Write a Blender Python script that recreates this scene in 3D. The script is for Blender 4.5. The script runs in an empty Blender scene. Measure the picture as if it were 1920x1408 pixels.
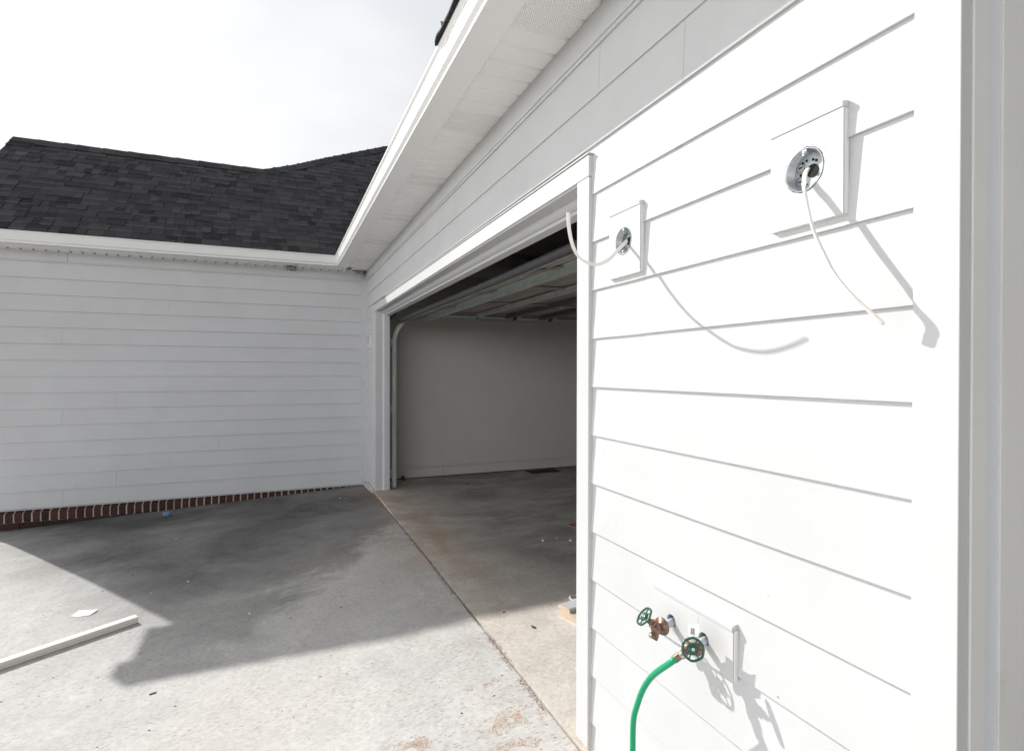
import bpy, bmesh, math, random
from mathutils import Vector, Matrix
R = math.radians
random.seed(7)
S = bpy.context.scene
C = S.collection

# ------------------------------------------------------------------ camera
cam = bpy.data.cameras.new('camera'); co = bpy.data.objects.new('camera', cam); C.objects.link(co)
YAW, PIT, ROL = 0.3981, -0.0059, 0.0016
fw = Vector((math.sin(YAW)*math.cos(PIT), math.cos(YAW)*math.cos(PIT), math.sin(PIT)))
rt = Vector((math.cos(YAW), -math.sin(YAW), 0)); up = rt.cross(fw)
rt2 = rt*math.cos(ROL)+up*math.sin(ROL); up2 = -rt*math.sin(ROL)+up*math.cos(ROL)
M = Matrix((rt2, up2, -fw)).transposed().to_4x4(); co.matrix_world = M
cam.sensor_width = 36; cam.lens = 1041.5/1920*36; cam.clip_start = 0.02; cam.clip_end = 2000
S.camera = co

# ------------------------------------------------------------------ light
SUN = Vector((-.85, 1.36, 1.0)).normalized()          # towards the sun
sl = bpy.data.lights.new('sun', 'SUN'); so = bpy.data.objects.new('sun', sl); C.objects.link(so)
so.rotation_euler = SUN.to_track_quat('Z', 'Y').to_euler(); so.location = (-8, 14, 10)
sl.energy = 3.85; sl.angle = R(0.55); sl.color = (1.0, .975, .94)
W = bpy.data.worlds.new('World'); S.world = W; W.use_nodes = True
nt = W.node_tree; nt.nodes.clear()
def wn(t, **k):
    n = nt.nodes.new(t)
    for a, b in k.items(): setattr(n, a, b)
    return n
sky = wn('ShaderNodeTexSky'); sky.sky_type = 'NISHITA'; sky.sun_disc = False
sky.sun_elevation = math.asin(SUN.z); sky.sun_rotation = math.atan2(SUN.x, SUN.y)
sky.dust_density = 3.0; sky.air_density = 1.0
bg1 = wn('ShaderNodeBackground'); bg1.inputs['Strength'].default_value = .06
nt.links.new(sky.outputs[0], bg1.inputs['Color'])
tc = wn('ShaderNodeTexCoord'); mp = wn('ShaderNodeMapping'); mp.inputs['Scale'].default_value = (1.0, 1.0, 2.2)
mp.inputs['Location'].default_value = (.35, .1, .2)
nt.links.new(tc.outputs['Generated'], mp.inputs[0])
nz = wn('ShaderNodeTexNoise'); nz.inputs['Scale'].default_value = 2.1; nz.inputs['Detail'].default_value = 5; nz.inputs['Roughness'].default_value = .52
nz.inputs['Distortion'].default_value = .3
nt.links.new(mp.outputs[0], nz.inputs['Vector'])
sx = wn('ShaderNodeSeparateXYZ'); nt.links.new(tc.outputs['Generated'], sx.inputs[0])
el = wn('ShaderNodeMath', operation='MULTIPLY_ADD'); el.inputs[1].default_value = -.75; el.inputs[2].default_value = .42
nt.links.new(sx.outputs[2], el.inputs[0])
ad = wn('ShaderNodeMath', operation='ADD'); nt.links.new(nz.outputs[0], ad.inputs[0]); nt.links.new(el.outputs[0], ad.inputs[1])
cr = wn('ShaderNodeValToRGB'); cr.color_ramp.elements[0].position = .42; cr.color_ramp.elements[0].color = (.79, .81, .84, 1)
cr.color_ramp.elements[1].position = .72; cr.color_ramp.elements[1].color = (.93, .94, .95, 1)
nt.links.new(ad.outputs[0], cr.inputs[0])
dp = wn('ShaderNodeVectorMath', operation='DOT_PRODUCT'); dp.inputs[1].default_value = SUN; nt.links.new(tc.outputs['Generated'], dp.inputs[0])
gr = wn('ShaderNodeMapRange'); gr.interpolation_type = 'SMOOTHSTEP'; gr.inputs[1].default_value = .1; gr.inputs[2].default_value = 1.0; gr.inputs[3].default_value = .36; gr.inputs[4].default_value = 1.50
nt.links.new(dp.outputs['Value'], gr.inputs[0])
gm = wn('ShaderNodeMath', operation='MULTIPLY_ADD'); gm.inputs[1].default_value = .62; nt.links.new(gr.outputs[0], gm.inputs[0])
# added fill light: bright band low over the unseen south and west horizon
hb = wn('ShaderNodeMapRange'); hb.interpolation_type = 'SMOOTHSTEP'; hb.inputs[1].default_value = .34; hb.inputs[2].default_value = .05; hb.inputs[3].default_value = 0; hb.inputs[4].default_value = 1
nt.links.new(sx.outputs[2], hb.inputs[0])
d2 = wn('ShaderNodeVectorMath', operation='DOT_PRODUCT'); d2.inputs[1].default_value = Vector((-.90, -.44, 0)); nt.links.new(tc.outputs['Generated'], d2.inputs[0])
hm = wn('ShaderNodeMapRange'); hm.interpolation_type = 'SMOOTHSTEP'; hm.inputs[1].default_value = -.15; hm.inputs[2].default_value = .7; hm.inputs[3].default_value = 0; hm.inputs[4].default_value = 3.8
nt.links.new(d2.outputs['Value'], hm.inputs[0])
hx = wn('ShaderNodeMath', operation='MULTIPLY'); nt.links.new(hb.outputs[0], hx.inputs[0]); nt.links.new(hm.outputs[0], hx.inputs[1]); nt.links.new(hx.outputs[0], gm.inputs[2])
bg2 = wn('ShaderNodeBackground'); nt.links.new(gm.outputs[0], bg2.inputs['Strength'])
nt.links.new(cr.outputs[0], bg2.inputs['Color'])
mx = wn('ShaderNodeMixShader'); mx.inputs[0].default_value = .9
nt.links.new(bg1.outputs[0], mx.inputs[1]); nt.links.new(bg2.outputs[0], mx.inputs[2])
wo = wn('ShaderNodeOutputWorld'); nt.links.new(mx.outputs[0], wo.inputs[0])
S.view_settings.view_transform = 'Standard'; S.view_settings.look = 'None'
S.view_settings.gamma = 1; S.view_settings.exposure = 0.34
S.render.engine = 'CYCLES'
S.cycles.max_bounces = 12; S.cycles.diffuse_bounces = 8

# ------------------------------------------------------------------ materials
class NT:
    def __init__(s, name):
        s.m = bpy.data.materials.new(name); s.m.use_nodes = True; s.t = s.m.node_tree
        s.b = s.t.nodes['Principled BSDF']; s.tc = None
    def n(s, t, **k):
        x = s.t.nodes.new(t)
        for a, b in k.items(): setattr(x, a, b)
        return x
    def l(s, a, b): s.t.links.new(a, b)
    def obj(s):
        if not s.tc: s.tc = s.n('ShaderNodeTexCoord')
        return s.tc.outputs['Object']
    def noise(s, scale, detail=4, rough=.55, sc=None, dist=0, loc=None):
        v = s.obj()
        if sc or loc:
            m = s.n('ShaderNodeMapping'); m.inputs['Scale'].default_value = sc or (1, 1, 1); m.inputs['Location'].default_value = loc or (0, 0, 0)
            s.l(v, m.inputs[0]); v = m.outputs[0]
        x = s.n('ShaderNodeTexNoise'); x.inputs['Scale'].default_value = scale; x.inputs['Detail'].default_value = detail
        x.inputs['Roughness'].default_value = rough; x.inputs['Distortion'].default_value = dist
        s.l(v, x.inputs['Vector']); return x.outputs[0]
    def ramp(s, f, stops):
        r = s.n('ShaderNodeValToRGB'); e = r.color_ramp.elements
        while len(e) < len(stops): e.new(.5)
        for i, (p, c) in enumerate(stops):
            e[i].position = p; e[i].color = (c, c, c, 1) if not hasattr(c, '__len__') else (*c, 1)
        s.l(f, r.inputs[0]); return r.outputs[0]
    def mix(s, a, b, f, mode='MIX'):
        x = s.n('ShaderNodeMix', data_type='RGBA', blend_type=mode)
        for i, v in ((6, a), (7, b), (0, f)):
            if hasattr(v, 'links'): s.l(v, x.inputs[i])
            elif i == 0: x.inputs[0].default_value = v
            else: x.inputs[i].default_value = (*v, 1) if hasattr(v, '__len__') else (v, v, v, 1)
        return x.outputs[2]
    def math(s, op, a, b=None, clamp=False):
        x = s.n('ShaderNodeMath', operation=op, use_clamp=clamp)
        for i, v in ((0, a), (1, b)):
            if v is None: continue
            if hasattr(v, 'links'): s.l(v, x.inputs[i])
            else: x.inputs[i].default_value = v
        return x.outputs[0]
    def bump(s, h, strength=.2, dist=.002):
        b = s.n('ShaderNodeBump'); b.inputs['Strength'].default_value = strength; b.inputs['Distance'].default_value = dist
        s.l(h, b.inputs['Height']); s.l(b.outputs[0], s.b.inputs['Normal'])
    def col(s, v):
        if hasattr(v, 'links'): s.l(v, s.b.inputs['Base Color'])
        else: s.b.inputs['Base Color'].default_value = (*v, 1)
    def set(s, rough=None, metal=None, spec=None):
        if rough is not None: s.b.inputs['Roughness'].default_value = rough
        if metal is not None: s.b.inputs['Metallic'].default_value = metal
        if spec is not None: s.b.inputs['Specular IOR Level'].default_value = spec

def paint(name, c, rough=.55, mott=.05, grain=None, smudge=0):
    a = NT(name); n1 = a.noise(3.0, 5, .6); n2 = a.noise(60, 2)
    base = a.mix(tuple(x*(1-mott) for x in c), c, a.ramp(n1, [(.35, 0), (.65, 1)]))
    if smudge:
        sm = a.noise(7, 6, .65, sc=(1, 1, .6), loc=(3, 1, 2))
        base = a.mix(base, tuple(x*.72 for x in c), a.math('MULTIPLY', a.ramp(sm, [(.66, 0), (.80, 1)]), smudge))
        v = a.n('ShaderNodeTexVoronoi'); v.inputs['Scale'].default_value = 5.5; a.l(a.obj(), v.inputs['Vector'])
        d = a.ramp(v.outputs['Distance'], [(.0, 1), (.012, 1), (.02, 0)])
        base = a.mix(base, (.25, .2, .18), a.math('MULTIPLY', d, smudge))
    a.col(base); a.set(rough=rough, spec=.35)
    if grain: g = a.noise(grain[0], 4, .6, sc=grain[1]); a.bump(g, .35, .0012)
    else: a.bump(n2, .12, .0006)
    return a.m
PAINT = paint('white_paint', (.555, .56, .564), .6, .05, (90, (1, 1, 8)), .8)
WINGP = paint('white_siding_paint', (.56, .566, .582), .6, .05, (60, (1, 1, 8)), .5)
TRIM = paint('white_trim_paint', (.572, .575, .575), .5, .03, None, .6)
TRIMC = paint('white_vinyl_trim', (.72, .74, .78), .45, .02)
SIDEP = paint('white_side_trim_paint', (.74, .735, .72), .5, .05, None, .6)
ALU = paint('white_coated_aluminium', (.89, .89, .88), .32, .02)
ALUG = paint('wing_gutter_aluminium', (.76, .765, .76), .35, .04)
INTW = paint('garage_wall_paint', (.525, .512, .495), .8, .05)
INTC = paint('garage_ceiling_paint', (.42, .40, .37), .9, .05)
RAW = paint('primed_wood', (.72, .70, .64), .6, .06, (80, (6, 1, 6)))
CABLE = paint('white_cable_jacket', (.80, .78, .74), .4, .03)
PVC = paint('grey_white_pipe', (.60, .64, .72), .35, .05)
PAPER = paint('white_paper', (.85, .84, .82), .8, .03)
INK = paint('black_ink', (.02, .02, .02), .6, 0)
BLACK = paint('dark_cavity', (.012, .014, .013), .8, 0)
RUBBER = paint('black_rubber', (.06, .06, .062), .55, .1)
STEELP = paint('door_inner_steel', (.31, .285, .268), .5, .1)
CAULK = paint('white_caulk', (.78, .77, .75), .5, .08)
TAN = paint('raw_pine_edge', (.66, .52, .38), .7, .2, (50, (1, 8, 8)))
BROWNC = paint('brown_cardboard', (.30, .19, .13), .85, .15)
BLUEP = paint('blue_crumpled_paper', (.16, .24, .36), .8, .3)
GREENH = paint('green_hose_vinyl', (.012, .34, .16), .32, .1)
DEBR = paint('dark_debris', (.08, .06, .045), .9, .3)

def galv(name, c, rough=.38):
    a = NT(name); v = a.n('ShaderNodeTexVoronoi'); v.inputs['Scale'].default_value = 130; a.l(a.obj(), v.inputs['Vector'])
    n = a.noise(9, 4)
    a.col(a.mix(a.mix(tuple(x*.78 for x in c), c, v.outputs['Color']), tuple(x*.6 for x in c), a.ramp(n, [(.5, 0), (.75, .7)])))
    a.set(rough=rough, metal=.55); a.bump(n, .1, .001); return a.m
GALV = galv('galvanised_steel', (.66, .70, .68), .35)
TRACKM = paint('bright_galvanised_track', (.56, .61, .58), .35, .12)
BOXM = galv('zinc_box_steel', (.46, .49, .51), .45)
STRUT = galv('greenish_galvanised_strut', (.60, .67, .64), .5)
DKMET = galv('dark_steel', (.16, .16, .165), .5)
SCREW = galv('bright_screw', (.75, .75, .72), .25)
def bronze(name, c):
    a = NT(name); n = a.noise(70, 5, .65); m = a.noise(22, 4)
    a.col(a.mix(a.mix((.17, .10, .075), (.33, .215, .16), a.ramp(n, [(.35, 0), (.65, 1)])), (.14, .12, .112), a.ramp(m, [(.5, 0), (.66, .8)])))
    a.set(rough=.42, metal=.7); a.bump(n, .4, .001); return a.m
BRONZE = bronze('weathered_brass', 0)
def green():
    a = NT('dark_green_enamel'); a.col((.008, .085, .05)); a.set(rough=.3, spec=.6); return a.m
GREEN = green()

def concrete(name, light, dark, warm, stain_shade=False):
    a = NT(name)
    big = a.noise(.55, 5, .62, dist=.6, loc=(2.3, .4, 0)); mid = a.noise(2.1, 12, .76, dist=.25); fine = a.noise(42, 6, .75)
    cl = a.noise(.9, 9, .64, dist=.25, loc=(7, 3, 0)); cl2 = a.noise(6.5, 12, .82, dist=.3, loc=(1, 9, 0))
    sep = a.n('ShaderNodeSeparateXYZ'); a.l(a.obj(), sep.inputs[0]); X, Y = sep.outputs[0], sep.outputs[1]
    base = a.mix(light, tuple(x*.80 for x in light), a.ramp(mid, [(.40, 0), (.66, 1)]))
    base = a.mix(base, tuple(x*.74 for x in light), a.math('MULTIPLY', a.ramp(cl2, [(.47, 0), (.60, 1)]), .55))
    base = a.mix(base, warm, a.math('MULTIPLY', a.ramp(big, [(.42, 0), (.66, 1)]), .6))
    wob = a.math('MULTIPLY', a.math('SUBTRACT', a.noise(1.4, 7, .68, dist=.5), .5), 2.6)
    if stain_shade:
        # stained zone by the wing wall, with painted shade faded along the cast shadow
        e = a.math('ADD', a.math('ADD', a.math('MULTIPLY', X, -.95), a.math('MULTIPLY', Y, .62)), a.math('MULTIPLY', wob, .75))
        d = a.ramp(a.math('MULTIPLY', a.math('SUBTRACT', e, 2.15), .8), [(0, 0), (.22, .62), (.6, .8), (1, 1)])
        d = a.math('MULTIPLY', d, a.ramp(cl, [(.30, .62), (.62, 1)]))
        e2 = a.math('ADD', a.math('ADD', X, a.math('MULTIPLY', Y, .667)), a.math('MULTIPLY', wob, .45))  # mask line runs along the edge of the wing's cast shadow
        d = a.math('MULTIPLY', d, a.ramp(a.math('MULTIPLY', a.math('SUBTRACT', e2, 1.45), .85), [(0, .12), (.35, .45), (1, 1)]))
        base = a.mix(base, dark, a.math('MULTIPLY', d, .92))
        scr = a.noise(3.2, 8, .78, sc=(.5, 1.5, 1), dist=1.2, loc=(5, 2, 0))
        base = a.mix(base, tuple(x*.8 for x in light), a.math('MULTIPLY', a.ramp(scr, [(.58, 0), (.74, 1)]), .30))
    else:
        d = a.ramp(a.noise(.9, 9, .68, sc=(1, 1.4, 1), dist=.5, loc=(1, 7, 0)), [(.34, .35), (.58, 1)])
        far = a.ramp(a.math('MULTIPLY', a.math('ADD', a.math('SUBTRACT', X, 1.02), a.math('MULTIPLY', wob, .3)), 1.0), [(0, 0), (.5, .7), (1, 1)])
        far = a.math('MULTIPLY', far, a.ramp(a.math('MULTIPLY', a.math('SUBTRACT', Y, 2.75), 1.1), [(0, .03), (1, 1)]))  # slab darkens past the sunlit strip, its shade put into the colour
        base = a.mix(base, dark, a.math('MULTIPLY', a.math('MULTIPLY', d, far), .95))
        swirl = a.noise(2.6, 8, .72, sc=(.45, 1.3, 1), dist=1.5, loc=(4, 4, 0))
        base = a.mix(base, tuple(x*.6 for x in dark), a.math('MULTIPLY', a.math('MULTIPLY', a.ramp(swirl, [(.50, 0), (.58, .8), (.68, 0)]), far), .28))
    # red-clay dust either side of the joint
    dj = a.math('ABSOLUTE', a.math('SUBTRACT', X, 1.22 if not stain_shade else .98))
    dj = a.math('ADD', dj, a.math('MULTIPLY', wob, .16))
    rust = a.ramp(dj, [(.0, 1), (.10, .85), (.38, 0)])
    rust = a.math('MULTIPLY', rust, a.ramp(a.math('MULTIPLY', a.math('SUBTRACT', Y, 2.9), .8), [(0, .25), (1, 1)]))
    base = a.mix(base, (.42, .25, .155), a.math('MULTIPLY', rust, a.math('MULTIPLY', a.ramp(a.noise(3.3, 7, .72), [(.38, 0), (.62, 1)]), .62 if not stain_shade else .42)))
    # little dark dashes left by the rain and trowel
    mpn = a.n('ShaderNodeMapping'); mpn.inputs['Scale'].default_value = (23, 60, 1); mpn.inputs['Rotation'].default_value = (0, 0, .25); a.l(a.obj(), mpn.inputs[0])
    v = a.n('ShaderNodeTexVoronoi'); v.voronoi_dimensions = '2D'; v.inputs['Scale'].default_value = 1.0; a.l(mpn.outputs[0], v.inputs['Vector'])
    sel = a.math('MULTIPLY', a.ramp(a.noise(1.5, 6, .62, loc=(9, 0, 0)), [(.40, 0), (.54, 1)]), a.ramp(v.outputs['Color'], [(.25, 0), (.7, 1)]))
    dash = a.math('MULTIPLY', a.ramp(v.outputs['Distance'], [(.0, 1), (.12, .9), (.30, 0)]), sel)
    base = a.mix(base, tuple(x*.42 for x in light), a.math('MULTIPLY', dash, .55 if stain_shade else .12))
    v2 = a.n('ShaderNodeTexVoronoi'); v2.inputs['Scale'].default_value = 16; a.l(a.obj(), v2.inputs['Vector'])
    base = a.mix(base, tuple(x*1.15 for x in light), a.math('MULTIPLY', a.ramp(v2.outputs['Distance'], [(.0, 1), (.05, .9), (.09, 0)]), a.ramp(a.noise(.9, 2, loc=(0, 5, 1)), [(.5, 0), (.62, .45)])))
    base = a.mix(base, 0.0, a.math('MULTIPLY', a.ramp(fine, [(.3, 1), (.62, 0)]), .22))
    v3 = a.n('ShaderNodeTexVoronoi'); v3.inputs['Scale'].default_value = 75; a.l(a.obj(), v3.inputs['Vector'])
    pit = a.math('MULTIPLY', a.ramp(v3.outputs['Distance'], [(.0, 1), (.16, .9), (.26, 0)]), a.ramp(v3.outputs['Color'], [(.55, 0), (.8, 1)]))
    base = a.mix(base, tuple(x*.35 for x in light), a.math('MULTIPLY', pit, a.ramp(a.noise(2.2, 5, .6, loc=(3, 3, 3)), [(.42, .1), (.62, .6)])))
    br = a.noise(9, 4, .6, sc=(1, 22, 1), dist=.15)
    base = a.mix(base, tuple(x*.6 for x in light), a.math('MULTIPLY', a.ramp(br, [(.45, 0), (.7, 1)]), .13))
    a.col(base); a.set(rough=.85, spec=.25)
    a.bump(a.math('ADD', a.math('MULTIPLY', fine, .6), a.math('ADD', mid, a.math('MULTIPLY', dash, -.6))), .45, .004)
    return a.m
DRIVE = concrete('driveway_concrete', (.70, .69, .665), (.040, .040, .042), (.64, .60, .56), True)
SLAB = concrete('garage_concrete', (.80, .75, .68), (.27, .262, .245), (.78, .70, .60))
def soilm():
    a = NT('red_soil_and_grass'); n = a.noise(.8, 8, .7); a.col(a.mix((.16, .09, .05), (.07, .10, .035), a.ramp(n, [(.4, 0), (.6, 1)]))); a.set(rough=.95)
    a.bump(a.noise(20, 6), .6, .03); return a.m
SOIL = soilm()
def shingle():
    a = NT('black_asphalt_shingle'); at = a.n('ShaderNodeAttribute', attribute_name='tone')
    g = a.noise(260, 3, .8); w = a.noise(14, 4, .6, sc=(1, 3, 3))
    t = a.mix((.010, .010, .013), (.095, .094, .10), at.outputs['Fac'])
    t = a.mix(t, (.10, .10, .105), a.math('MULTIPLY', a.ramp(g, [(.48, 0), (.75, 1)]), .40))
    t = a.mix(t, (.13, .125, .125), a.math('MULTIPLY', a.ramp(w, [(.55, 0), (.75, 1)]), .30))
    a.col(t); a.set(rough=.86, spec=.3); a.bump(g, .6, .002); return a.m
SHING = shingle()
def brick():
    a = NT('dark_red_brick'); at = a.n('ShaderNodeAttribute', attribute_name='tone'); n = a.noise(45, 5, .7)
    b = a.mix((.030, .012, .010), (.085, .026, .020), at.outputs['Fac']); b = a.mix(b, (.05, .03, .03), a.ramp(n, [(.52, 0), (.7, .8)]))
    a.col(b); a.set(rough=.9); a.bump(n, .6, .004); return a.m
BRICK = brick()
MORT = paint('mortar', (.56, .53, .48), .9, .15)
def perf():
    a = NT('perforated_vinyl'); m = a.n('ShaderNodeMapping'); m.inputs['Rotation'].default_value = (0, 0, .62); m.inputs['Scale'].default_value = (125, 125, 0); a.l(a.obj(), m.inputs[0])
    v = a.n('ShaderNodeTexVoronoi'); v.voronoi_dimensions = '2D'; v.inputs['Randomness'].default_value = .38; v.inputs['Scale'].default_value = 1; a.l(m.outputs[0], v.inputs['Vector'])
    a.col(a.mix((.89, .885, .875), (.14, .135, .13), a.ramp(v.outputs['Distance'], [(0, 1), (.15, 1), (.22, 0)]))); a.set(rough=.5); return a.m
PERF = perf()
SOFF = paint('white_soffit_vinyl', (.89, .885, .875), .5, .03)

# ------------------------------------------------------------------ mesh helpers
class MB:
    def __init__(s): s.bm = bmesh.new(); s.tone = s.bm.loops.layers.float_color.new('tone'); s.mi = 0
    def face(s, pts, tone=None, mi=None, smooth=False):
        f = s.bm.faces.new([s.bm.verts.new(p) for p in pts]); f.material_index = s.mi if mi is None else mi; f.smooth = smooth
        if tone is not None:
            for l in f.loops: l[s.tone] = (tone, tone, tone, 1)
        return f
    def box(s, a, b, tone=None, mi=None, M=None):
        x0, y0, z0 = a; x1, y1, z1 = b
        v = [Vector(p) for p in ((x0,y0,z0),(x1,y0,z0),(x1,y1,z0),(x0,y1,z0),(x0,y0,z1),(x1,y0,z1),(x1,y1,z1),(x0,y1,z1))]
        if M is not None: v = [M @ p for p in v]
        vs = [s.bm.verts.new(p) for p in v]
        for q in ((3,2,1,0),(4,5,6,7),(0,1,5,4),(1,2,6,5),(2,3,7,6),(3,0,4,7)):
            f = s.bm.faces.new([vs[i] for i in q]); f.material_index = s.mi if mi is None else mi
            if tone is not None:
                for l in f.loops: l[s.tone] = (tone, tone, tone, 1)
        return s
    def prism(s, prof, fn, tone=None, mi=None, caps=True, smooth=False):
        """prof: list of 2-D points; fn(p, end) -> 3-D point; closed profile"""
        n = len(prof); a = [s.bm.verts.new(fn(p, 0)) for p in prof]; b = [s.bm.verts.new(fn(p, 1)) for p in prof]
        fs = []
        for i in range(n):
            j = (i+1) % n; f = s.bm.faces.new((a[i], a[j], b[j], b[i])); f.smooth = smooth; fs.append(f)
        if caps: fs += [s.bm.faces.new(a[::-1]), s.bm.faces.new(b)]
        for f in fs:
            f.material_index = s.mi if mi is None else mi
            if tone is not None:
                for l in f.loops: l[s.tone] = (tone, tone, tone, 1)
        return s
    def sweep(s, path, r, seg=12, wide=None, rw=None, mi=None, cap=True):
        """tube along path; r number or list; wide: list/vec giving the wide axis, rw: its radius (flat cable)"""
        P = [Vector(p) for p in path]; rings = []; ref = Vector((0, 0, 1))
        for i, p in enumerate(P):
            t = (P[min(i+1, len(P)-1)]-P[max(i-1, 0)]).normalized()
            rr = r[i] if hasattr(r, '__len__') else r
            if wide is not None: w = Vector(wide[i] if isinstance(wide, list) else wide)
            elif i == 0: w = ref if abs(t.dot(ref)) < .9 else Vector((1, 0, 0))
            else: w = pw
            w = (w-t*w.dot(t)).normalized(); pw = w; q = t.cross(w)
            rings.append([s.bm.verts.new(p+w*((rw or rr)*math.cos(2*math.pi*k/seg))+q*(rr*math.sin(2*math.pi*k/seg))) for k in range(seg)])
        for a, b in zip(rings[:-1], rings[1:]):
            for k in range(seg):
                f = s.bm.faces.new((a[k], a[(k+1) % seg], b[(k+1) % seg], b[k])); f.smooth = True; f.material_index = s.mi if mi is None else mi
        if cap:
            for g in (rings[0][::-1], rings[-1]): f = s.bm.faces.new(g); f.material_index = s.mi if mi is None else mi
        return s
    def lathe(s, prof, M, seg=24, mi=None, smooth=True):
        """prof: (r, h) list turned round local Z of matrix M"""
        rings = [[s.bm.verts.new(M @ Vector((r*math.cos(2*math.pi*k/seg), r*math.sin(2*math.pi*k/seg), h))) for k in range(seg)] for r, h in prof]
        for a, b in zip(rings[:-1], rings[1:]):
            for k in range(seg):
                f = s.bm.faces.new((a[k], a[(k+1) % seg], b[(k+1) % seg], b[k])); f.smooth = smooth; f.material_index = s.mi if mi is None else mi
        for g in (rings[0][::-1], rings[-1]): f = s.bm.faces.new(g); f.material_index = s.mi if mi is None else mi
        return s
    def torus(s, M, Rr, r, seg=32, k=10, mi=None, wob=0, lobes=0):
        rings = []
        for i in range(seg):
            a = 2*math.pi*i/seg; RR = Rr*(1+wob*math.cos(lobes*a))
            rings.append([s.bm.verts.new(M @ Vector(((RR+r*math.cos(2*math.pi*j/k))*math.cos(a), (RR+r*math.cos(2*math.pi*j/k))*math.sin(a), r*math.sin(2*math.pi*j/k)))) for j in range(k)])
        for i in range(seg):
            a, b = rings[i], rings[(i+1) % seg]
            for j in range(k):
                f = s.bm.faces.new((a[j], b[j], b[(j+1) % k], a[(j+1) % k])); f.smooth = True; f.material_index = s.mi if mi is None else mi
        return s
    def build(s, name, mats, parent=None, bevel=0, weld=False):
        bmesh.ops.recalc_face_normals(s.bm, faces=s.bm.faces[:])
        me = bpy.data.meshes.new(name); s.bm.to_mesh(me); s.bm.free()
        for m in (mats if isinstance(mats, (list, tuple)) else [mats]): me.materials.append(m)
        o = bpy.data.objects.new(name, me); C.objects.link(o)
        if parent: o.parent = parent; o.matrix_parent_inverse = parent.matrix_world.inverted() if parent.type == 'EMPTY' else Matrix()
        if bevel:
            b = o.modifiers.new('bevel', 'BEVEL'); b.width = bevel; b.segments = 2; b.limit_method = 'ANGLE'; b.angle_limit = R(40)
        return o
def tag(o, label=None, cat=None, group=None, kind=None):
    for k, v in (('label', label), ('category', cat), ('group', group), ('kind', kind)):
        if v: o[k] = v
    return o
def empty(name, loc=(0, 0, 0)):
    o = bpy.data.objects.new(name, None); C.objects.link(o); o.location = loc; o.empty_display_size = .1
    bpy.context.view_layer.update(); return o

# ================================================================== GEOMETRY CONSTANTS
WX = 1.069            # outer face of garage siding
WY = 7.534            # outer face of wing siding
FZ = -1.41            # garage floor
SZ = 1.318            # soffit
E_ = .1778            # lap exposure
Z0 = -.055            # a lap line
OY0, OY1 = 1.874, 6.69   # door opening
OZ = .719              # underside of header
CX = 1.058            # casing face
HX1 = 8.0             # garage back
NY = .575             # near corner of garage
WL = -2.90            # left corner of wing
def gz(x, y):         # driveway height
    return FZ-.003-.05*(1.03-x)-.022*max(0, y-5.0)-.022*max(0, min(1, (y-6.75)/.5))

house = empty('house', (0, 0, FZ))
tag(house, 'white lap-sided house with black shingle roof, white gutters and an open attached garage', 'house')

# ------------------------------------------------------------------ siding
def lap_board(mb, ax, plane, z0, z1, u0, u1, d=0.0):
    """ax 'X': wall facing -X at X=plane, u is Y; ax 'Y': wall facing -Y at Y=plane, u is X"""
    t = .0079 if ax == 'X' else .0125; sl = t/E_
    top = min(z1, z0+(E_+.03 if ax == 'X' else E_-.0032))
    o0 = plane-d; o1 = plane-d+sl*(top-z0)
    prof = [(o0+.0009, z0), (o0, z0+.0011), (o1, top), (o1+t, top), (o0+t, z0)]
    if ax == 'X': fn = lambda p, e: (p[0], u1 if e else u0, p[1])
    else: fn = lambda p, e: (u1 if e else u0, p[0], p[1])
    mb.prism(prof, fn)
def lap_piece(mb, ax, plane, z0, za, zb, u0, u1, d):
    t = .0079; sl = t/E_; oa, ob = plane-d+sl*(za-z0), plane-d+sl*(zb-z0)
    if ax == 'X': fn = lambda p, e: (p[0], u1 if e else u0, p[1])
    else: fn = lambda p, e: (u1 if e else u0, p[0], p[1])
    mb.prism([(oa, za), (ob, zb), (ob+t, zb), (oa+t, za)], fn)
CUTS = [(.785, .965, .335, .535), (1.475, 1.640, .330, .530), (1.080, 1.390, -.772, -.660), (7.20, 7.40, .32, .52)]
def rows(mb, ax, plane, zs, u0, u1, joints, top):
    for i, z in enumerate(zs):
        t1 = top
        js = sorted(j for j in joints.get(i, []) if u0+.02 < j < u1-.02)
        e = [u0]+js+[u1]
        for k in range(len(e)-1):
            a = e[k]+(.0008 if k else 0); b = e[k+1]-(.0008 if k < len(e)-2 else 0)
            zz, dd = z+random.uniform(-.0006, .0006), random.uniform(-.0004, .0006)
            ztop = min(t1, zz+E_+.03)
            cs_ = sorted(c for c in CUTS if ax == 'X' and c[0] > a and c[1] < b and c[2] < ztop and c[3] > zz)
            if not cs_: lap_board(mb, ax, plane, zz, t1, a, b, dd); continue
            p = a
            for c in cs_:
                lap_board(mb, ax, plane, zz, t1, p, c[0], dd)
                if c[2] > zz+.002: lap_piece(mb, ax, plane, zz, zz, min(c[2], ztop), c[0], c[1], dd)
                if c[3] < ztop-.002: lap_piece(mb, ax, plane, zz, max(c[3], zz), ztop, c[0], c[1], dd)
                p = c[1]
            lap_board(mb, ax, plane, zz, t1, p, b, dd)
zs_all = [Z0+k*E_ for k in range(-8, 8)]
# garage wall, right of the door: bottom up to the header line (z .834)
mb = MB()
zr = [z for z in zs_all if z < .80]
rows(mb, 'X', WX, zr, NY+.073, OY0-.04, {}, .86)
zt = [z for z in zs_all if z > .80]
rows(mb, 'X', WX, zt, NY+.073, WY-.075, {0: [1.282, 4.9], 1: [1.739, 5.4], 2: [3.1, 6.6]}, SZ-.004)
rows(mb, 'X', WX, zr, 6.92, WY-.075, {}, .86)
mb.build('garage_siding', PAINT, house)
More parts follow.
